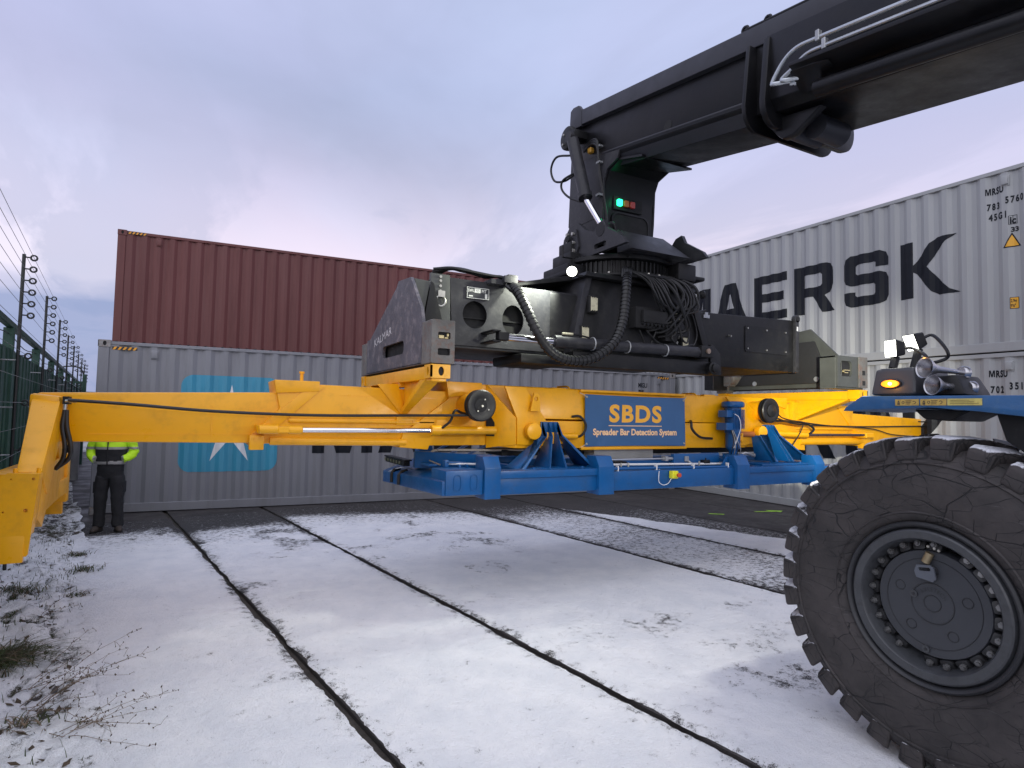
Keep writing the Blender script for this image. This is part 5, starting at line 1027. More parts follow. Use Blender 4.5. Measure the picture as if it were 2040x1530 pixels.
    q = MB(); q.hexa([(US-.26, -1.78, bz(-1.78, .16)), (US-.26, -1.86, bz(-1.86, .16)), (US-.12, -1.86, bz(-1.86, .02)), (US-.12, -1.78, bz(-1.78, .02))], [(US-.26, -1.78, bz(-1.78, .19)), (US-.26, -2.1, bz(-2.1, .15)), (US-.12, -2.1, bz(-2.1, .10)), (US-.12, -1.78, bz(-1.78, .08))]); B(q, 'pipe_bracket', bevel=.004)
    for k, (dz, st) in enumerate(((.345, -1.62), (.265, -1.71))):
        x = US-.25
        MB().tube(bez([(x+.06, st-.12, bz(st, .10)), (x, st-.03, bz(st, .105)), (x, st, bz(st, .13)), (x, st-.10, bz(st-.1, dz-.08)), (x, st-.22, bz(st-.22, dz-.01)), (x, st-.4, bz(st-.4, dz))], 8)+[Vector((x, -6.5, bz(-6.5, dz)))], .017, 10).build('hydraulic_pipe', ZINC, t)
        for n in (-2.02-.05*k, -2.9-.05*k): MB().box(x-.022, x+.022, n-.016, n+.016, bz(n, dz-.03), bz(n, dz+.055)).build('pipe_clamp', GALV, t, bevel=.004)
    MB().lathe([(.02, 0), (.02, .03), (.026, .03), (.026, .05)], (US-.2, -1.74, bz(-1.74, .10)), (.5, -.8, 0), 8).build('pipe_nut', ZINC, t)
    # hose guides on the top
    for n in (-1.14, -1.38, -2.0):
        q = MB(); q.tube([(US+.0, n+.03*math.cos(a), bz(n, .84)+.03*math.sin(a)) for a in np.linspace(0, 2*math.pi, 13)[:-1]], .016, 6, closed=True); q.box(US-.03, US+.03, n-.03, n+.03, bz(n, .78), bz(n, .815)); q.build('hose_guide', BOOM, t)
    MB().tube([(US, -1.14, bz(-1.14, .84)), (US, -6, bz(-6, .84))], .014, 8).build('hose', RUB, t)
    # boom head: column that drops to the turntable
    q = MB(); q.prism([(1.66, bz(1.6, .50)), (1.72, 4.25), (1.50, 3.95), (1.42, 3.86), (1.02, 3.86), (.98, 4.20), (.96, 4.62), (.90, 4.74), (.70, 4.80), (.60, bz(.6, .3)), (.8, bz(.8, .6)), (1.5, bz(1.5, .70))], 'x', US+.004, US+.035); B(q, 'head_side', GRYP, bevel=.006)
    q = MB(); q.prism([(1.66, bz(1.6, .50)), (1.72, 4.25), (1.50, 3.95), (1.42, 3.86), (1.02, 3.86), (.98, 4.20), (.96, 4.62), (.90, 4.74), (.70, 4.80), (.60, bz(.6, .3)), (.8, bz(.8, .6)), (1.5, bz(1.5, .70))], 'x', UE-.035, UE-.004); B(q, 'head_side', bevel=.006)
    # rear sheet of the column with an opening, curving into the boom
    q = MB(); k = 9; prof = [(1.0, 3.86), (.98, 4.40), (.95, 4.60), (.87, 4.72), (.70, 4.785), (.30, bz(.3, -.004)), (.30, bz(.3, .02)), (.72, 4.815), (.90, 4.745), (.98, 4.62), (1.01, 4.4), (1.03, 3.86)]
    q.prism(prof, 'x', US+.036, UE-.036); B(q, 'head_rear', bevel=0)
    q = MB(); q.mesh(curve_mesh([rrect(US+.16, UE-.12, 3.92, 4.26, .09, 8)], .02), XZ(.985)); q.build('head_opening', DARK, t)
    q = MB(); q.mesh(curve_mesh([rrect(US+.14, UE-.10, 3.90, 4.28, .10, 8), rrect(US+.16, UE-.12, 3.92, 4.26, .09, 8)], .03), XZ(.98)); B(q, 'opening_rim', BOOM, bevel=.004)
    q = MB(); q.box(US+.036, UE-.036, 1.5, 1.53, 3.95, 5.1); B(q, 'head_front')
    MB().box(US+.0, US+.003, 1.1, 1.64, 4.20, 4.21).build('weld_bead', BLK, t)
    # signal lamps
    pn = MB().box(US+.16, UE-.22, .955, .975, 4.30, 4.47).build('signal_panel', DARK, t, bevel=.006)
    for x, cc, e in ((US+.235, (.02, .55, .22), 3.2), (US+.335, (.40, .09, .01), .05), (US+.43, (.38, .03, .02), .05)):
        m = mat('signal_%d' % int(x*100), cc, .25, var=.05, emit=(.02, 1, .38) if e > 1 else cc, estr=e)
        s = MB().prism(rrect(x-.036, x+.036, 4.345, 4.425, .014, 4), 'y', .925, .955).build('signal_lamp', m, t, bevel=.006)
        if e > 1: s['label'] = 'lit green signal lamp'
    d = bpy.data.lights.new('signal_light', 'POINT'); d.energy = .22; d.color = (.05, 1, .4); d.shadow_soft_size = .04; o = bpy.data.objects.new('signal_light', d); COL.objects.link(o); o.parent = t; o.location = Vector((US+.235, .86, 4.40))-root_org(t)
    # tip sheave, damping cylinder and hoses
    q = MB(); q.lathe([(.13, -.04), (.15, -.03), (.15, .03), (.13, .04)], (US-.14, 1.52, 5.33), (1, 0, 0), 24); q.box(US-.20, US+.01, 1.30, 1.46, 5.26, 5.36); q.tube([(US-.20, 1.40, 5.31), (US+.01, 1.40, 5.31)], .06, 14); B(q, 'cylinder_mount', BLK, bevel=.01)
    for y, z in ((1.56, 5.38), (1.58, 5.26)): MB().cyl((US-.18, y, z), (US-.20, y, z), .014, 8).build('bolt', BOLT, t)
    xc = US-.20
    q = MB(); q.tube([(xc, 1.33, 5.21), (xc, 1.05, 4.42)], .075, 22); q.tube([(xc, 1.06, 4.45), (xc, 1.04, 4.39)], .085, 22); q.lathe([(.07, -.05), (.07, .05)], (xc, 1.37, 5.27), (1, 0, 0), 20); q.build('cylinder_tube', GRYP, t)
    MB().tube([(xc, 1.045, 4.40), (xc, .70, 3.95)], .034, 16).build('cylinder_rod', CHR, t)
    q = MB(); q.lathe([(.085, -.06), (.085, .06)], (xc+.0, .66, 3.90), (1, 0, 0), 22); q.lathe([(.11, .07), (.11, .10)], (xc+.0, .66, 3.90), (1, 0, 0), 22); q.build('rod_eye', BLK, t, bevel=.006)
    MB().tube(bez([(xc-.05, 1.30, 5.0), (xc-.10, 1.55, 5.06), (xc-.10, 1.68, 4.95), (xc-.08, 1.62, 4.78), (xc-.05, 1.42, 4.72), (xc+.02, 1.30, 4.78)], 8), .014, 8).build('hose', RUB, t)
    MB().tube(bez([(xc-.02, 1.26, 4.77), (xc-.08, 1.42, 4.72), (xc-.08, 1.45, 4.62), (xc-.06, 1.32, 4.48), (xc-.03, 1.10, 4.36)], 8), .014, 8).build('hose', RUB, t)
    for k in range(3): MB().tube(bez([(US-.02, 1.35, 5.16-.02*k), (US-.05, 1.15, 5.17-.02*k), (US-.06, 1.02, 5.12-.03*k), (US-.05, 1.0, 4.95), (US-.02, 1.0, 4.70), (US+.03, .95, 4.30), (US+.0, .88, 4.0), (US-.05, .85, 3.75)], 7), .016, 8).build('hose', RUB, t)
    MB().box(US-.06, US, 1.15, 1.22, 5.03, 5.10).build('sensor', mat('sensor_amber', (.38, .20, .02), .5), t, bevel=.01)
    for z in (4.45, 4.85, 5.05): MB().box(US-.055, US-.0, .97, 1.04, z-.012, z+.012).build('hose_clip', GALV, t)
    for k in range(4): MB().tube(bez([(US+.1+.05*k, .86, 4.0), (US+.12+.04*k, .78, 3.92), (US+.05+.05*k, .68, 3.8), (US+.06+.05*k, .55, 3.6)], 6), .018, 8).build('hose', RUB, t)
    # rear tapering body of the boom and lift cylinder pair, off to the right
    q = MB(); q.tube([(US-.30, -4.6, 2.9), (US-.30, -7.6, 1.6)], .14, 18); q.tube([(UE+.30, -4.6, 2.9), (UE+.30, -7.6, 1.6)], .14, 18); B(q, 'lift_cylinder', GRYP, bevel=0)
    q = MB(); q.box(2.1, 3.7, -8.2, -3.5, .9, 1.62); B(q, 'chassis', BLU, bevel=.03)
    q = MB(); q.box(1.9, 3.9, -3.45, -2.75, .55, 1.15); B(q, 'front_axle', BLK, bevel=.05)
    # ---- mudguard with lamp box
    MG = mat('mudguard_blue', (.016, .085, .215), .42, var=.16, dirt=(.06, .12, .20), dirt_amt=.5, dscale=9, bump=.15, bscale=40)
    prof = [(-2.625, 1.838), (-2.645, 1.862), (-2.735, 1.922), (-3.60, 1.912), (-4.2, 1.80), (-4.2, 1.70), (-3.60, 1.800), (-3.30, 1.838), (-3.08, 1.858), (-2.78, 1.846)]
    fd = MB().prism(prof, 'x', 1.545, 2.12).build('mudguard', MG, t, bevel=.010, seg=2)
    q = MB(); q.prism([(-2.95, 1.85), (-3.0, 1.80), (-3.12, 1.79), (-3.22, 1.845)], 'x', 1.66, 2.0); q.prism([(-3.32, 1.84), (-3.36, 1.70), (-3.7, 1.45), (-3.8, 1.45), (-3.8, 1.80)], 'x', 1.66, 2.1); q.build('mudguard_stay', BLK, t, bevel=.006)
    DY = mat('decal_yellow', (.42, .29, .07), .5, var=.2, dirt=(.20, .12, .05), dirt_amt=.7, dscale=30); DY2 = mat('decal_pale', (.50, .42, .12), .5, var=.15, dirt=(.3, .22, .06), dirt_amt=.5, dscale=30); DK = mat('decal_ink', (.06, .045, .03), .6)
    for y0, y1, m in ((-2.921, -3.038, DY), (-3.045, -3.166, DY), (-3.170, -3.317, DY2)):
        dc = MB().box(1.541, 1.5452, y1, y0, 1.868, 1.901).build('decal', m, t)
        q = MB()
        if m is DY:
            yy = y0-.012; q.prism([(yy, 1.884), (yy-.012, 1.884), (yy-.006, 1.895)], 'x', 1.5395, 1.5412); q.box(1.5395, 1.5412, yy-.012, yy, 1.872, 1.881)
            for k in range(3): q.box(1.5395, 1.5412, y0-.075-.003*k, y0-.052, 1.875+.008*k, 1.8775+.008*k)
            q.tube([(1.541, y0-.04+.006*math.cos(a), 1.884+.006*math.sin(a)) for a in np.linspace(0, 2*math.pi, 9)[:-1]], .0015, 4, closed=True)
            q.tube([(1.541, y0-.095+.007*math.cos(a), 1.884+.007*math.sin(a)) for a in np.linspace(.5, 5.2, 9)], .0015, 4)
        else:
            for k in range(3): q.box(1.5395, 1.5412, y1+.012+.02*k, y0-.012, 1.876+.008*k, 1.8775+.008*k)
        q.build('decal_print', DK, dc)
    # lamp box with amber marker
    LB = mat('lamp_box_grey', (.045, .046, .052), .42, var=.1, bump=.1, bscale=120)
    lb = MB().hexa([(1.58, -2.765, 1.925), (1.95, -2.765, 1.925), (1.95, -3.0, 1.925), (1.58, -3.0, 1.925)], [(1.60, -2.785, 2.075), (1.93, -2.785, 2.075), (1.93, -2.99, 2.075), (1.60, -2.99, 2.075)]).build('lamp_box', LB, t, bevel=.022, seg=3)
    MB().hexa([(1.68, -3.0, 1.925), (1.95, -3.0, 1.925), (1.95, -3.19, 1.925), (1.68, -3.19, 1.925)], [(1.70, -2.99, 2.03), (1.93, -2.99, 2.03), (1.93, -3.14, 2.03), (1.70, -3.14, 2.03)]).build('lamp_box_rear', BLK, lb, bevel=.02, seg=2)
    AMB = mat('amber_lens', (.75, .22, .01), .2, var=.02, emit=(1, .30, .02), estr=1.2); AMC = mat('amber_core', (1, .6, .1), .2, emit=(1, .62, .12), estr=9)
    q = MB(); q.mesh(curve_mesh([circ(-2.878, 1.987, .054, .025, 28)], .012), YZp(1.583)); q.build('marker_rim', BLK, lb, bevel=.003)
    q = MB(); q.mesh(curve_mesh([circ(-2.878, 1.987, .046, .020, 28)], .016), YZp(1.577)); q.build('marker_lens', AMB, lb, bevel=.004)
    q = MB(); q.mesh(curve_mesh([circ(-2.880, 1.987, .010, .009, 16)], .006), YZp(1.567)); q.build('marker_led', AMC, lb)
    d = bpy.data.lights.new('marker_light', 'POINT'); d.energy = .25; d.color = (1, .42, .06); d.shadow_soft_size = .02; o = bpy.data.objects.new('marker_light', d); COL.objects.link(o); o.parent = t; o.location = Vector((1.54, -2.88, 1.987))-root_org(t)
    # two LED flood lamps on top
    for (c, aim, w) in (((1.72, -2.80, 2.195), (-.95, .28, -.05), .040), ((1.86, -2.835, 2.235), (-.86, .36, -.38), .042)):
        c = Vector(c); a = Vector(aim).normalized(); sd = a.cross(Vector((0, 0, 1))).normalized(); up = sd.cross(a)
        P = lambda x, y, z: c+sd*x+up*y+a*z
        h = .050
        l = MB().hexa([P(-w, -h, 0), P(w, -h, 0), P(w, h, 0), P(-w, h, 0)], [P(-w*.8, -h*.75, -.07), P(w*.8, -h*.75, -.07), P(w*.8, h*.75, -.07), P(-w*.8, h*.75, -.07)]).build('flood_lamp', BLK, t, bevel=.006)
        MB().hexa([P(-w*.92, -h*.92, .001), P(w*.92, -h*.92, .001), P(w*.92, h*.92, .001), P(-w*.92, h*.92, .001)], [P(-w*.85, -h*.85, .006), P(w*.85, -h*.85, .006), P(w*.85, h*.85, .006), P(-w*.85, h*.85, .006)]).build('lamp_lens', CLEAR_LED, l)
        MB().tube([c-up*.05-a*.03, Vector((c.x, c.y-.01, 2.08))], .022, 8).build('lamp_foot', BLK, l)
        MB().tube(bez([c-a*.07, c-a*.12+Vector((0, -.02, .0)), c+Vector((.02, -.17, -.05)), c+Vector((.02, -.17, -.10)), c+Vector((.0, -.08, -.13)), c+Vector((.02, -.02, -.14))], 7), .009, 6).build('lamp_cable', RUB, l)
    spot('flood_and_added_light', (1.66, -2.78, 2.195), (.6, .9, .0), 75, 130, .9, (1, .98, .84), t, .04)
    spot('flood_and_added_light', (1.84, -2.74, 2.225), (6.0, .35, 2.12), 1500, 34, .8, (1, .97, .82), t, .04)  # added spot for an unseen lamp, lights right end frame; flood lens faces left
    # trumpet horns
    HM = mat('horn_silver', (.42, .42, .44), .25, metal=.9, var=.1)
    for (m0, r, tl) in (((1.58, -3.046, 2.065), .053, (1.80, -3.125, 2.045)), ((1.58, -3.082, 1.974), .050, (1.80, -3.155, 1.965))):
        m0 = Vector(m0); tl = Vector(tl); d = (tl-m0); Ln = d.length
        hn = MB().lathe([(r*.93, .004), (r*1.03, 0), (r, .006), (r*.86, .022), (r*.55, .05), (r*.34, .085), (.011, Ln-.03), (.011, Ln)], m0, d, 26, cap=False).build('horn', HM, t)
        MB().lathe([(r*.42, .062), (r*.10, .066)], m0, d, 20).build('horn_throat', DARK, hn)
        MB().lathe([(.03, -.02), (.036, -.01), (.036, .012), (.026, .022)], tl, d, 20).build('horn_diaphragm', HM, hn)
    # ---- wheel
    wx, wy, wz, R = 1.52, -3.055, .862, .845
    TY = bpy.data.materials.new('tyre_rubber'); TY.use_nodes = True
    def tyre_mat():
        nt = TY.node_tree; N = nt.nodes; L = nt.links; b = N['Principled BSDF']; tc = N.new('ShaderNodeTexCoord')
        n1 = N.new('ShaderNodeTexNoise'); n1.inputs['Scale'].default_value = 4.5; n1.inputs['Detail'].default_value = 9; n1.inputs['Roughness'].default_value = .65; L.new(tc.outputs['Object'], n1.inputs[0])
        r1 = N.new('ShaderNodeValToRGB'); L.new(n1.outputs[0], r1.inputs[0]); e = r1.color_ramp.elements; e[0].position = .32; e[0].color = (.019, .0172, .0175, 1); e[1].position = .7; e[1].color = (.050, .043, .042, 1)
        # long cracks and scuffs
        sc = None; h = None
        for s, off, thr in ((3.1, 0, .016), (5.3, 7, .012), (9.0, 3, .010)):
            mp = N.new('ShaderNodeMapping'); mp.inputs['Location'].default_value = (off, off, off); mp.inputs['Rotation'].default_value = (off*.3, 0, 0); mp.inputs['Scale'].default_value = (1, 1, 1.9); L.new(tc.outputs['Object'], mp.inputs[0])
            nz = N.new('ShaderNodeTexNoise'); nz.inputs['Scale'].default_value = 2.5; L.new(mp.outputs[0], nz.inputs[0])
            va = N.new('ShaderNodeVectorMath'); va.operation = 'MULTIPLY_ADD'; L.new(nz.outputs['Color'], va.inputs[0]); va.inputs[1].default_value = (.18,)*3; L.new(mp.outputs[0], va.inputs[2])
            vo = N.new('ShaderNodeTexVoronoi'); vo.feature = 'DISTANCE_TO_EDGE'; vo.inputs['Scale'].default_value = s; L.new(va.outputs[0], vo.inputs['Vector'])
            rr = N.new('ShaderNodeMapRange'); L.new(vo.outputs['Distance'], rr.inputs[0]); rr.inputs[1].default_value = thr*.35; rr.inputs[2].default_value = thr; rr.inputs[3].default_value = 0; rr.inputs[4].default_value = 1
            nk = N.new('ShaderNodeTexNoise'); nk.inputs['Scale'].default_value = 3.0+off; L.new(tc.outputs['Object'], nk.inputs[0])
            rk = N.new('ShaderNodeMapRange'); L.new(nk.outputs[0], rk.inputs[0]); rk.inputs[1].default_value = .44; rk.inputs[2].default_value = .56; rk.inputs[3].default_value = 1; rk.inputs[4].default_value = 0
            mxm = N.new('ShaderNodeMath'); mxm.operation = 'MAXIMUM'; L.new(rr.outputs[0], mxm.inputs[0]); L.new(rk.outputs[0], mxm.inputs[1])
            if sc is None: sc = mxm.outputs[0]
            else:
                mm = N.new('ShaderNodeMath'); mm.operation = 'MULTIPLY'; L.new(sc, mm.inputs[0]); L.new(mxm.outputs[0], mm.inputs[1]); sc = mm.outputs[0]
        mx = N.new('ShaderNodeMix'); mx.data_type = 'RGBA'; L.new(sc, mx.inputs[0]); mx.inputs[6].default_value = (.007, .007, .008, 1); L.new(r1.outputs[0], mx.inputs[7])
        # pale scratches
        wv = N.new('ShaderNodeTexNoise'); mp = N.new('ShaderNodeMapping'); mp.inputs['Scale'].default_value = (1, 2, 34); mp.inputs['Rotation'].default_value = (.9, 0, 0); L.new(tc.outputs['Object'], mp.inputs[0]); L.new(mp.outputs[0], wv.inputs[0]); wv.inputs['Scale'].default_value = 3; wv.inputs['Detail'].default_value = 6
        rw = N.new('ShaderNodeMapRange'); L.new(wv.outputs[0], rw.inputs[0]); rw.inputs[1].default_value = .66; rw.inputs[2].default_value = .80; rw.inputs[3].default_value = 0; rw.inputs[4].default_value = .5
        m2 = N.new('ShaderNodeMix'); m2.data_type = 'RGBA'; L.new(rw.outputs[0], m2.inputs[0]); L.new(mx.outputs[2], m2.inputs[6]); m2.inputs[7].default_value = (.12, .115, .12, 1)
        # frozen snow caught on upward faces
        ge = N.new('ShaderNodeNewGeometry'); sp = N.new('ShaderNodeSeparateXYZ'); L.new(ge.outputs['Normal'], sp.inputs[0])
        ns = N.new('ShaderNodeTexNoise'); ns.inputs['Scale'].default_value = 16; ns.inputs['Detail'].default_value = 8; ns.inputs['Roughness'].default_value = .75; L.new(tc.outputs['Object'], ns.inputs[0])
        a1 = N.new('ShaderNodeMath'); a1.operation = 'MULTIPLY_ADD'; L.new(ns.outputs[0], a1.inputs[0]); a1.inputs[1].default_value = 1.2; L.new(sp.outputs[2], a1.inputs[2])
        rs = N.new('ShaderNodeMapRange'); L.new(a1.outputs[0], rs.inputs[0]); rs.inputs[1].default_value = 1.36; rs.inputs[2].default_value = 1.50
        m3 = N.new('ShaderNodeMix'); m3.data_type = 'RGBA'; L.new(rs.outputs[0], m3.inputs[0]); L.new(m2.outputs[2], m3.inputs[6]); m3.inputs[7].default_value = (.62, .63, .67, 1)
        L.new(m3.outputs[2], b.inputs['Base Color']); b.inputs['Roughness'].default_value = .72
        bp = N.new('ShaderNodeBump'); bp.inputs['Strength'].default_value = .9; bp.inputs['Distance'].default_value = .006; L.new(sc, bp.inputs['Height'])
        n4 = N.new('ShaderNodeTexNoise'); n4.inputs['Scale'].default_value = 55; n4.inputs['Detail'].default_value = 5; L.new(tc.outputs['Object'], n4.inputs[0])
        b2 = N.new('ShaderNodeBump'); b2.inputs['Strength'].default_value = .35; b2.inputs['Distance'].default_value = .004; L.new(n4.outputs[0], b2.inputs['Height']); L.new(bp.outputs[0], b2.inputs['Normal']); L.new(b2.outputs[0], b.inputs['Normal'])
    tyre_mat()
    TS = TY.copy(); TS.name = 'tyre_sidewall'
    for n_ in TS.node_tree.nodes:
        if n_.type == 'MAP_RANGE' and abs(n_.inputs[1].default_value-1.36) < 1e-3: n_.inputs[1].default_value = 3.0; n_.inputs[2].default_value = 3.1
    RIM = mat('rim_grey', (.045, .048, .053), .38, var=.12, dirt=(.018, .018, .02), dirt_amt=.7, dscale=9, bump=.1, bscale=30); RIMD = mat('rim_dark', (.02, .021, .024), .5, var=.3)
    CAPM = mat('hub_grey', (.034, .037, .044), .40, var=.08, dirt=(.03, .033, .04), dirt_amt=.4, dscale=6, bump=.05, bscale=20)
    CLM = mat('clamp_dark', (.018, .0185, .020), .5, var=.2, dirt=(.05, .05, .05), dirt_amt=.4, dscale=20)
    ctr = (wx, wy, wz); ax = (1, 0, 0)
    wh = MB().lathe([(.01, .085), (.262, .085), (.268, .095), (.268, .16), (.01, .16)], ctr, ax, 56).build('wheel', CAPM, t)
    WD = .50
    prof = [(.405, .055), (.42, .03), (.45, .012), (.50, .002), (.56, -.004), (.63, -.002), (.69, .008), (.735, .022), (.765, .04), (.795, .07), (.808, .12), (.812, WD/2), (.808, WD-.12), (.795, WD-.07), (.765, WD-.04), (.735, WD-.02), (.60, WD), (.42, WD-.03)]
    MB().lathe(prof, ctr, ax, 96, cap=False).build('tyre', TS, wh, angle=1.2)
    # sidewall ring ridges
    q = MB(); q.lathe([(.452, .012), (.458, .004), (.466, .009)], ctr, ax, 80, cap=False); q.lathe([(.705, .012), (.712, .004), (.722, .014)], ctr, ax, 80, cap=False); q.build('sidewall_ridge', TS, wh)
    nl = 30
    def lug(side):
        q = MB(); A = 2*math.pi/nl
        def P(r, a, h): return Vector((h, r*math.cos(a), r*math.sin(a)))
        s = (lambda h: h) if side == 0 else (lambda h: WD-h)
        w0, w1 = .36*A, .36*A; skew = .45*A
        base = [P(.70, -w1*.7, s(.004)), P(.70, w1*.7, s(.004)), P(.775, w0, s(.038)), P(.775, -w0, s(.038))]
        # block polyhedron: outer shoulder face, tread top, running towards the middle
        v = [P(.735, -w1*.92, s(.012)), P(.735, w1*.92, s(.012)), P(.836, w0*1.0, s(.020)), P(.836, -w0*1.0, s(.020)),
             P(.858, w0*.96, s(.058)), P(.858, -w0*.96, s(.058)), P(.862, w0*.85+skew, s(.235)), P(.862, -w0*.85+skew, s(.235)), P(.77, w0*.9+skew, s(.235)), P(.77, -w0*.9+skew, s(.235)), P(.72, -w1*.92, s(.08)), P(.72, w1*.92, s(.08))]
        q.add(v, [(0, 1, 2, 3), (3, 2, 4, 5), (5, 4, 6, 7), (7, 6, 8, 9), (0, 3, 5, 7, 9, 10), (1, 11, 8, 6, 4, 2), (10, 9, 8, 11), (0, 10, 11, 1)])
        return q.build('tread_lug', TY, None, bevel=.019, seg=3)
    protos = [lug(0), lug(1)]; W0 = Vector(ctr)-root_org(t)
    for side in (0, 1):
        for i in range(nl):
            o = protos[side] if i == 0 else bpy.data.objects.new('tread_lug', protos[side].data)
            if i: COL.objects.link(o)
            o.parent = wh; o.location = W0; o.rotation_euler = (2*math.pi*(i+.5*side)/nl+random.uniform(-.008, .008), 0, 0); k_ = random.uniform(.982, 1.004); o.scale = (1, k_, k_)
    # rim: dark bead seat, grey flange ring, inner well
    MB().lathe([(.415, .055), (.412, .022), (.402, .012), (.392, .018), (.384, .030), (.380, .05)], ctr, ax, 72, cap=False).build('lock_ring', RIMD, wh)
    MB().lathe([(.381, .05), (.372, .022), (.364, .016), (.330, .020), (.322, .030), (.318, .07), (.300, .12), (.285, .20)], ctr, ax, 72, cap=False).build('rim', RIM, wh)
    MB().lathe([(.30, .20), (.01, .20)], ctr, ax, 48, cap=False).build('rim_back', RIMD, wh)
    # clamps with studs
    def clamp():
        q = MB(); q.hexa([Vector((.075, -.030, .268)), Vector((.075, .030, .268)), Vector((.14, .030, .268)), Vector((.14, -.030, .268))], [Vector((.10, -.036, .318)), Vector((.10, .036, .318)), Vector((.15, .036, .318)), Vector((.15, -.036, .318))]); return q.build('rim_clamp', CLM, None, bevel=.012, seg=2)
    def nut():
        q = MB(); q.lathe([(.0165, 0), (.0165, .014)], (.088, 0, .296), (-1, 0, .3), 6); q.lathe([(.009, 0), (.009, .024)], (.088, 0, .296), (-1, 0, .3), 10); return q.build('stud_nut', mat('stud_steel', (.20, .20, .20), .38, metal=.7, var=.3), None)
    pc, pn_ = clamp(), nut(); first = True
    for i in range(24):
        if i in (1, 13): continue
        for proto, nm in ((pc, 'rim_clamp'), (pn_, 'stud_nut')):
            o = proto if first else bpy.data.objects.new(nm, proto.data)
            if not first: COL.objects.link(o)
            o.parent = wh; o.location = W0; o.rotation_euler = (2*math.pi*i/24+.05, 0, 0)
        first = False
    # hub cap details
    q = MB()
    for r, rr in ((.222, .0022), (.100, .003)): q.tube([(wx+.084, wy+r*math.cos(a), wz+r*math.sin(a)) for a in np.linspace(0, 2*math.pi, 49)[:-1]], rr, 6, closed=True)
    for k in range(5):
        a = 2*math.pi*k/5+.35; c = (wy+.165*math.cos(a), wz+.165*math.sin(a)); q.tube([(wx+.084, c[0]+.024*math.cos(b), c[1]+.024*math.sin(b)) for b in np.linspace(0, 2*math.pi, 21)[:-1]], .0025, 6, closed=True)
    q.tube([(wx+.084, wy+.04*math.cos(a), wz+.04*math.sin(a)) for a in np.linspace(0, 2*math.pi, 25)[:-1]], .0025, 6, closed=True); q.build('hub_groove', RIMD, wh)
    for (y, z) in ((wy+.085, wz+.03), (wy+.03, wz-.235)):
        MB().lathe([(.018, 0), (.018, .012), (.011, .013)], (wx+.086, y, z), (-1, 0, 0), 16).build('drain_plug', RIM, wh); MB().lathe([(.008, 0), (.008, .016)], (wx+.086, y, z), (-1, 0, 0), 8).build('plug_socket', RIMD, wh)
    q = MB()
    me = text_mesh('AXLETECH', .03, 1.2, .0)
    for vtx in me.vertices:
        a = math.radians(140)-vtx.co.x/.085; r = .060+vtx.co.y; vtx.co = (wx+.083, wy-r*math.cos(a), wz+r*math.sin(a))
    q.mesh(me); q.build('hub_lettering', RIMD, wh, flat=True)
    # valve tab
    q = MB(); q.mesh(curve_mesh([[(-.045, .0), (-.05, .03), (-.035, .062), (.03, .062), (.045, .05), (.048, -.005), (.03, -.02)], rrect(-.028, .03, .032, .05, .008)], .010), Matrix.Translation((wx+.060, wy+.015, wz+.13)) @ YZp(0) @ Matrix.Rotation(-.15, 4, 'Z') @ Matrix.Diagonal((-1, 1, 1, 1))); q.build('valve_tab', mat('tab_grey', (.085, .095, .115), .5), wh)
    q = MB(); q.tube([(wx+.065, wy+.02, wz+.205), (wx+.07, wy+.0, wz+.255)], .020, 12); q.build('valve_stem', mat('brass_stem', (.32, .26, .16), .4, metal=.7), wh)
    for dy, dz in ((0.0, .29), (-.03, .285), (-.05, .278)): MB().lathe([(.007, 0), (.007, .01)], (wx+.06, wy+dy, wz+dz), (-1, 0, 0), 8).build('valve_nut', BOLT, wh)
    # inner wheel of the pair on the far side is hidden; carry the axle through
stacker()
# ------------------------------------------------------------------ person in high-visibility jacket
def skin(name, verts, edges, radii, sub=2, parent=None, root=0):
    me = bpy.data.meshes.new(name); me.from_pydata(verts, edges, []); o = bpy.data.objects.new(name, me); COL.objects.link(o)
    md = o.modifiers.new('s', 'SKIN'); md.use_smooth_shade = True
    if not me.skin_vertices: me.skin_vertices_layers_new() if hasattr(me, 'skin_vertices_layers_new') else None
    return o
def ring_body(rings, seg=20):
    """rings: (centre, rx, ry) bottom to top -> closed tapered surface"""
    q = MB(); n = len(rings); vs = []
    for c, rx, ry in rings:
        c = Vector(c)
        for k in range(seg):
            a = 2*math.pi*k/seg; ca, sa = math.cos(a), math.sin(a)
            vs.append(c+Vector((rx*math.copysign(abs(ca)**.85, ca), ry*math.copysign(abs(sa)**.85, sa), 0)))
    fs = [(i*seg+k, i*seg+(k+1) % seg, (i+1)*seg+(k+1) % seg, (i+1)*seg+k) for i in range(n-1) for k in range(seg)]
    fs += [tuple(range(seg))[::-1], tuple((n-1)*seg+k for k in range(seg))]
    return q.add(vs, fs)
def subsurf(o, lv=2, disp=0.0, scale=9.0, seed=1):
    md = o.modifiers.new('sub', 'SUBSURF'); md.levels = lv; md.render_levels = lv
    dg = bpy.context.evaluated_depsgraph_get(); me = bpy.data.meshes.new_from_object(o.evaluated_get(dg)); o.modifiers.clear()
    if disp:
        n = len(me.vertices); co = np.empty(n*3); me.vertices.foreach_get('co', co); co = co.reshape(-1, 3); no = np.empty(n*3); me.vertices.foreach_get('normal', no); no = no.reshape(-1, 3)
        w = fbm(co[:, 0]*scale+co[:, 1]*3, co[:, 2]*scale*1.7+co[:, 0]*4, 3, seed)-.5; co += no*w[:, None]*disp; me.vertices.foreach_set('co', co.ravel())
    me.polygons.foreach_set('use_smooth', [True]*len(me.polygons)); o.data = me; return o
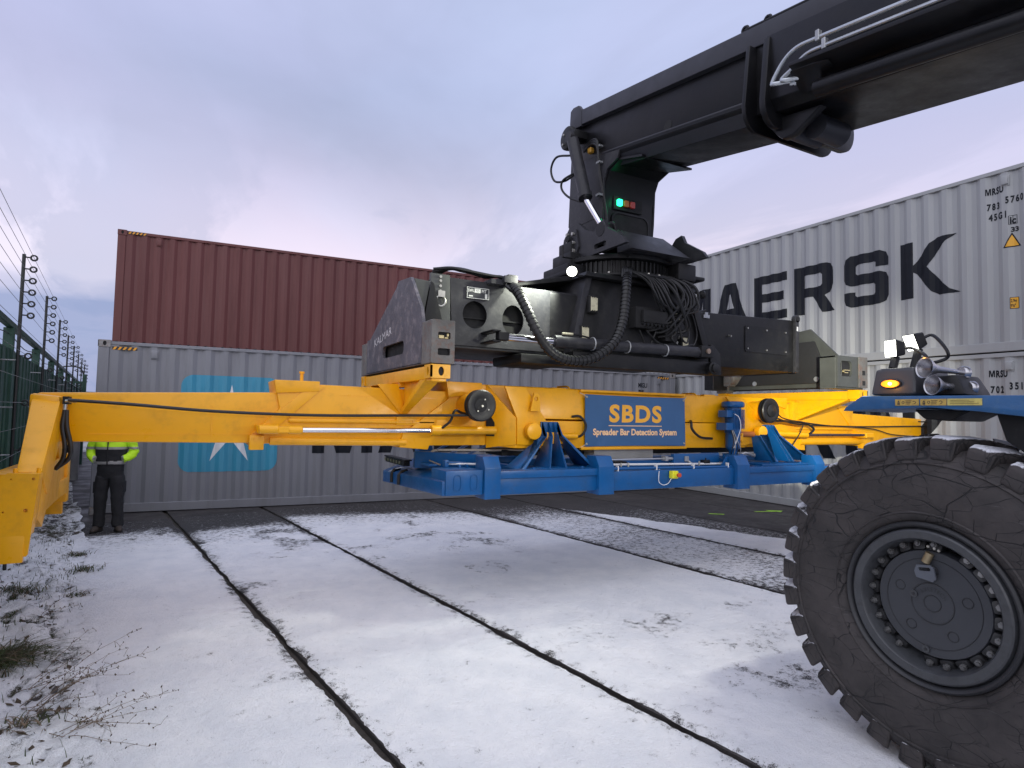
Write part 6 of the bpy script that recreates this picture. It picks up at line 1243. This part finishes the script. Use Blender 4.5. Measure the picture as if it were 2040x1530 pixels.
def person():
    px, py = -2.78, 5.50; H0 = Vector((px, py, 0.012))
    t = thing('person', 'person in yellow and black hi-vis jacket, hands in pockets, beside grey container', 'person', tuple(H0), rz=-.22, local=True); t.scale = (.93, .93, .90)
    # figure local frame: faces -y; x to the photo's right
    SKN = mat('skin', (.45, .26, .18), .5, var=.1); BLKC = mat('black_cloth', (.014, .014, .016), .85, var=.2, bump=.4, bscale=70); HV = mat('hi_vis_yellow', (.55, .92, .015), .65, var=.06, bump=.25, bscale=60, emit=(.42, .8, .01), estr=.0)
    REF = mat('reflective_grey', (.33, .32, .31), .4, var=.1, metal=.1); BOOT = mat('boot_brown', (.045, .034, .028), .75, var=.3, bump=.3, bscale=50); HAIR = mat('hair_dark', (.05, .035, .025), .8)
    # body: one continuous skinned figure
    J = dict(pel=(0, 0, .98), wa=(0, .0, 1.14), ch=(0, .01, 1.36), nk=(0, .015, 1.545), n2=(0, .01, 1.62), hd=(0, -.01, 1.72), ht=(0, 0, 1.84),
             ls=(-.17, .01, 1.49), le=(-.30, .06, 1.26), lw=(-.185, -.05, 1.14), lh=(-.14, -.06, 1.10), rs=(.17, .01, 1.49), re=(.29, .06, 1.26), rw=(.19, -.05, 1.14), rh=(.145, -.06, 1.10),
             lp=(-.095, 0, .93), lk=(-.115, -.02, .52), la=(-.127, .02, .13), lt=(-.128, -.03, .07), rp=(.095, 0, .93), rk=(.115, -.02, .52), ra=(.127, .02, .13), rt=(.13, -.03, .07))
    nm = list(J); E = [('pel', 'wa'), ('wa', 'ch'), ('ch', 'nk'), ('nk', 'n2'), ('n2', 'hd'), ('hd', 'ht'), ('ch', 'ls'), ('ls', 'le'), ('le', 'lw'), ('lw', 'lh'), ('ch', 'rs'), ('rs', 're'), ('re', 'rw'), ('rw', 'rh'), ('pel', 'lp'), ('lp', 'lk'), ('lk', 'la'), ('la', 'lt'), ('pel', 'rp'), ('rp', 'rk'), ('rk', 'ra'), ('ra', 'rt')]
    rad = dict(pel=.11, wa=.10, ch=.14, nk=.055, n2=.055, hd=.09, ht=.06, ls=.06, le=.042, lw=.028, lh=.028, rs=.06, re=.042, rw=.028, rh=.028, lp=.085, lk=.055, la=.036, lt=.026, rp=.085, rk=.055, ra=.036, rt=.026)
    me = bpy.data.meshes.new('body'); me.from_pydata([J[k] for k in nm], [(nm.index(a), nm.index(b)) for a, b in E], []); o = bpy.data.objects.new('body', me); COL.objects.link(o)
    o.modifiers.new('skin', 'SKIN')
    lay = me.skin_vertices[0].data if me.skin_vertices else None
    if lay:
        for i, k in enumerate(nm): lay[i].radius = (rad[k], rad[k])
        lay[0].use_root = True
    subsurf(o, 1); o.data.materials.clear(); o.data.materials.append(SKN); o.parent = t
    # head details
    hd = subsurf(ring_body([((0, -.005, 1.60), .055, .06), ((0, -.02, 1.64), .066, .08), ((0, -.015, 1.70), .074, .095), ((0, 0, 1.77), .078, .098), ((0, .005, 1.82), .068, .085), ((0, .005, 1.85), .03, .04)], 16).build('head', SKN, t, org=(0, 0, 0)), 1)
    q = MB(); q.hexa([(-.014, -.105, 1.695), (.014, -.105, 1.695), (.012, -.09, 1.69), (-.012, -.09, 1.69)], [(-.006, -.10, 1.745), (.006, -.10, 1.745), (.006, -.085, 1.745), (-.006, -.085, 1.745)]); q.build('nose', SKN, hd, org=(0, 0, 0), bevel=.004)
    for s in (-1, 1):
        MB().lathe([(.010, -.004), (.012, 0), (.008, .005)], (s*.032, -.094, 1.742), (0, -1, 0), 10).build('eye', WHT, hd, org=(0, 0, 0))
        MB().lathe([(.022, -.006), (.03, 0), (.02, .008)], (s*.078, .01, 1.72), (s, 0, 0), 12).build('ear', SKN, hd, org=(0, 0, 0))
    MB().box(-.022, .022, -.098, -.088, 1.663, 1.670).build('mouth', mat('lip', (.3, .12, .1), .5), hd, org=(0, 0, 0))
    subsurf(ring_body([((0, .03, 1.74), .084, .085), ((0, .02, 1.80), .086, .10), ((0, .01, 1.855), .06, .075), ((0, .01, 1.875), .02, .03)], 16).build('hair', HAIR, t, org=(0, 0, 0)), 1, .01, 20)
    # trousers: two legs joined at the hip
    def leg(s):
        return [((s*.128, .012, .055), .074, .095), ((s*.127, .012, .10), .078, .092), ((s*.122, .015, .20), .073, .088), ((s*.118, .005, .36), .080, .092), ((s*.113, -.012, .52), .083, .095), ((s*.107, -.005, .68), .094, .106), ((s*.098, .002, .80), .104, .118), ((s*.088, .006, .90), .106, .128)]
    hips = [((0, .005, .80), .17, .10), ((0, .005, .84), .188, .118), ((0, .006, .90), .178, .130), ((0, .005, .98), .186, .135), ((0, .0, 1.06), .178, .128), ((0, 0, 1.12), .17, .12)]
    tr = MB()
    for s in (-1, 1): l = ring_body(leg(s)); tr.add(l.v, l.f)
    hp = ring_body(hips); tr.add(hp.v, hp.f)
    trs = subsurf(tr.build('trousers', BLKC, t, org=(0, 0, 0)), 2, .022, 11, 3)
    for s in (-1, 1): MB().box(s*.19-.02, s*.19+.02, -.055, .06, .60, .78).build('cargo_pocket', BLKC, trs, org=(0, 0, 0), bevel=.012, seg=2)
    # boots
    for s, a in ((-1, -.15), (1, .45)):
        b = MB(); R = Matrix.Translation((s*.128, .03, 0)) @ Matrix.Rotation(a, 4, 'Z')
        rings = [((0, -.06, .0), .05, .150), ((0, -.06, .025), .052, .152), ((0, -.055, .055), .048, .135), ((0, -.02, .085), .044, .095), ((0, .02, .115), .044, .055), ((0, .02, .16), .046, .052)]
        rb = ring_body(rings, 16); b.add([R @ Vector(v) for v in rb.v], rb.f); bo = subsurf(b.build('boot', BOOT, t, org=(0, 0, 0)), 1)
        so_ = MB(); rb = ring_body([((0, -.06, -.012), .053, .155), ((0, -.06, .012), .054, .156)], 20); so_.add([R @ Vector(v) for v in rb.v], rb.f); so_.build('sole', RUB, bo, org=(0, 0, 0))
    # jacket: torso shell with colour bands, sleeves bent into the pockets
    jk = ring_body([((0, 0, 1.045), .192, .145), ((0, 0, 1.06), .200, .150), ((0, 0, 1.10), .203, .152), ((0, 0, 1.14), .205, .150), ((0, 0, 1.19), .207, .150), ((0, 0, 1.27), .212, .150), ((0, .0, 1.285), .213, .150), ((0, .0, 1.325), .216, .150), ((0, .0, 1.34), .217, .149), ((0, .005, 1.43), .218, .142), ((0, .01, 1.50), .185, .115), ((0, .012, 1.545), .10, .085), ((0, .012, 1.60), .075, .075)], 28)
    J_ = jk.build('jacket', [BLKC, HV, REF], t, org=(0, 0, 0)); subsurf(J_, 2, .018, 8, 6)
    def bands(o, fn):
        me = o.data; me.materials.clear()
        for m in (BLKC, HV, REF): me.materials.append(m)
        me.polygons.foreach_set('material_index', [fn(p.center) for p in me.polygons])
    bands(J_, lambda c: 2 if c.z < 1.105 else 0 if c.z < 1.288 else 2 if c.z < 1.328 else 1)
    MB().box(-.006, .006, -.168, -.140, 1.05, 1.50).build('zip', DARK, J_, org=(0, 0, 0), bevel=.002)
    for s in (-1, 1):
        q = MB(); pts = bez([(s*.165, .01, 1.50), (s*.235, .03, 1.42), (s*.275, .05, 1.32), (s*.285, .055, 1.25), (s*.265, .01, 1.19), (s*.225, -.05, 1.155), (s*.180, -.10, 1.125)], 5)
        n = len(pts); q.tube(pts, [.085-.028*i/(n-1) for i in range(n)], 16)
        S = q.build('sleeve', [BLKC, HV, REF], t, org=(0, 0, 0)); subsurf(S, 1, .022, 13, 8+s)
        bands(S, lambda c, s=s: 2 if (abs(c.x) < .205 and c.z < 1.19) else 2 if 1.285 < c.z < 1.325 else 1)
person()
# ------------------------------------------------------------------ plants on the verge
GRS = mat('grass_blade', (.045, .062, .018), .7, var=.5, dscale=8); DRY = mat('dry_stalk', (.17, .125, .085), .85, var=.4, dscale=12); LEAF = mat('dead_leaf', (.06, .042, .026), .8, var=.5, dscale=14)
def ground_z(x, y):
    i = np.argmin((VX-x)**2+(VY-y)**2); return float(VZ.ravel()[i])
def tuft(loc, n, ln, lab, spread=1.0, seed=0, lean=(0, 0), dead=.3):
    r = random.Random(seed); x0, y0 = loc; z0 = ground_z(x0, y0); t = thing('grass_tuft', lab, 'grass', (x0, y0, z0), 'grass tufts poking through the snow')
    for nm, m, frac in (('green_blades', GRS, 1-dead), ('dead_blades', DRY, dead)):
        q = MB()
        for k in range(int(n*frac)):
            a = r.random()*2*math.pi; L = ln*(.55+.6*r.random()); w = .0028+.003*r.random(); b = Vector((x0+r.gauss(0, .05*spread), y0+r.gauss(0, .05*spread), z0-.01))
            d = Vector((math.cos(a)*(.5+.6*r.random())+lean[0], math.sin(a)*(.5+.6*r.random())+lean[1], 0)); sd = Vector((-d.y, d.x, 0)).normalized()*w
            pts = []
            for i in range(6):
                f = i/5; pts.append(b+d*L*(f**1.3)*.8+Vector((0, 0, L*(.75*f-.55*f*f))))
            vs = []
            for i, p in enumerate(pts): k_ = (1-i/5)**.6; vs += [p-sd*k_, p+sd*k_]
            q.add(vs, [(2*i, 2*i+1, 2*i+3, 2*i+2) for i in range(5)])
        if q.v: o = q.build(nm, m, t, flat=True); o['kind'] = 'stuff'
    return t
tuft((-2.86, .42), 620, .36, 'big dark grass clump in the snow near the lower left edge', 1.9, 1, (.35, -.1), .25)
tuft((-3.05, 1.55), 160, .20, 'green grass clump below the yellow corner guide', 1.6, 2, (.1, 0), .3)
tuft((-3.12, 2.3), 180, .22, 'grass clump against the fence foot below the yellow beam', 1.8, 3, (.2, 0), .3)
tuft((-2.72, 3.05), 110, .16, 'small grass clump in snow left of the person', 1.3, 4, (.1, 0), .3)
tuft((-2.92, 3.85), 120, .17, 'grass clump behind the yellow end beam', 1.4, 5, (.1, 0), .3)
tuft((-2.62, 2.05), 60, .14, 'thin grass sprig in open snow', 1.0, 6, (.05, 0), .4)
tuft((-2.50, -.60), 70, .14, 'sparse grass sprig beside the dry weed', 1.2, 7, (.1, 0), .5)
def blades():
    r = random.Random(33); q = MB()
    for k in range(1500):
        p = -2.3-abs(r.gauss(0, .62)); s = r.uniform(-2.6, 7.0)
        if p < -4.2: continue
        if s < 1.5 and r.random() < .62: continue
        v = ps(p, s); z = ground_z(v.x, v.y); L = .02+.05*r.random(); a = r.random()*6.28; d = Vector((math.cos(a), math.sin(a), 0)); sd = Vector((-d.y, d.x, 0))*(.0018+.0015*r.random()); b = Vector((v.x, v.y, z-.008)); e = b+d*L*.7*r.random()+Vector((0, 0, L)); m_ = (b+e)*.5+Vector((0, 0, L*.12))
        q.add([b-sd, b+sd, m_+sd*.7, m_-sd*.7, e], [(0, 1, 2, 3), (3, 2, 4)])
    struct(q.build('grass_stubble', GRS, flat=True), 'stuff')
blades()
def leaves():
    r = random.Random(12); q = MB()
    for k in range(420):
        p = -2.35-abs(r.gauss(0, .55)); s = r.uniform(-2.4, 6.0)
        if p < -3.9: continue
        v = ps(p, s); z = ground_z(v.x, v.y)+.004; L = .012+.03*r.random(); a = r.random()*6.28; d = Vector((math.cos(a), math.sin(a), r.uniform(-.2, .5)))*L; sd = Vector((-math.sin(a), math.cos(a), r.uniform(-.3, .3)))*L*.45; c = Vector((v.x, v.y, z))
        q.add([c-d, c-sd*.9+d*.1, c+d, c+sd*.9+d*.1], [(0, 1, 2, 3)])
    struct(q.build('leaf_litter', LEAF, flat=True), 'stuff')
leaves()
def weed(loc, lab, seed, sc=1.0, n=7):
    r = random.Random(seed); x0, y0 = loc; z0 = ground_z(x0, y0); t = thing('dry_weed', lab, 'weed', (x0, y0, z0), 'dry weeds in the snow'); st = MB(); sd = MB()
    for k in range(n):
        a = r.uniform(-.9, 1.3); L = sc*(.35+.5*r.random()); el = r.uniform(.12, .8); d = Vector((math.cos(a)*math.cos(el), math.sin(a)*math.cos(el)*.9, math.sin(el)))
        b = Vector((x0+r.gauss(0, .06), y0+r.gauss(0, .06), z0)); pts = [b+d*L*f+Vector((0, 0, -.22*L*f*f))+Vector((r.gauss(0, .006), r.gauss(0, .006), abs(r.gauss(0, .004)))) for f in np.linspace(0, 1, 9)]
        for p in pts: p.z = max(p.z, ground_z(p.x, p.y)+.006)
        st.tube(pts, [.0021*(1-.7*i/8) for i in range(9)], 5)
        for i in range(2, 9):
            for s_ in range(2):
                c = pts[i]; tw = Vector((r.uniform(-1, 1), r.uniform(-1, 1), r.uniform(-.5, .9))).normalized()*.06*sc*r.random(); e = c+tw; e.z = max(e.z, ground_z(e.x, e.y)+.004)
                st.tube([c, (c+e)*.5+Vector((0, 0, .004)), e], .0012, 4)
                w = .0028+.0035*r.random(); sd.lathe([(.0005, -w*1.4), (w*.7, 0), (.0005, w*1.4)], e, (r.uniform(-1, 1), r.uniform(-1, 1), -1), 5, cap=False)
    st.build('stalks', DRY, t); o = sd.build('seed_heads', LEAF, t, flat=True); o['kind'] = 'stuff'
weed((-2.55, -.42), 'sprawling dry weed with seed heads in the lower left corner', 4, 1.0, 9)
weed((-2.30, -.72), 'dry weed lying flat in snow at the bottom edge', 9, .8, 7)
weed((-2.62, -.05), 'upright dry weed stem above the sprawling one', 14, .7, 4)
weed((-2.75, 1.25), 'lone dry stalk lying across open snow', 21, .6, 2)
for o in COL.objects:
    if '_org' in o: del o['_org']
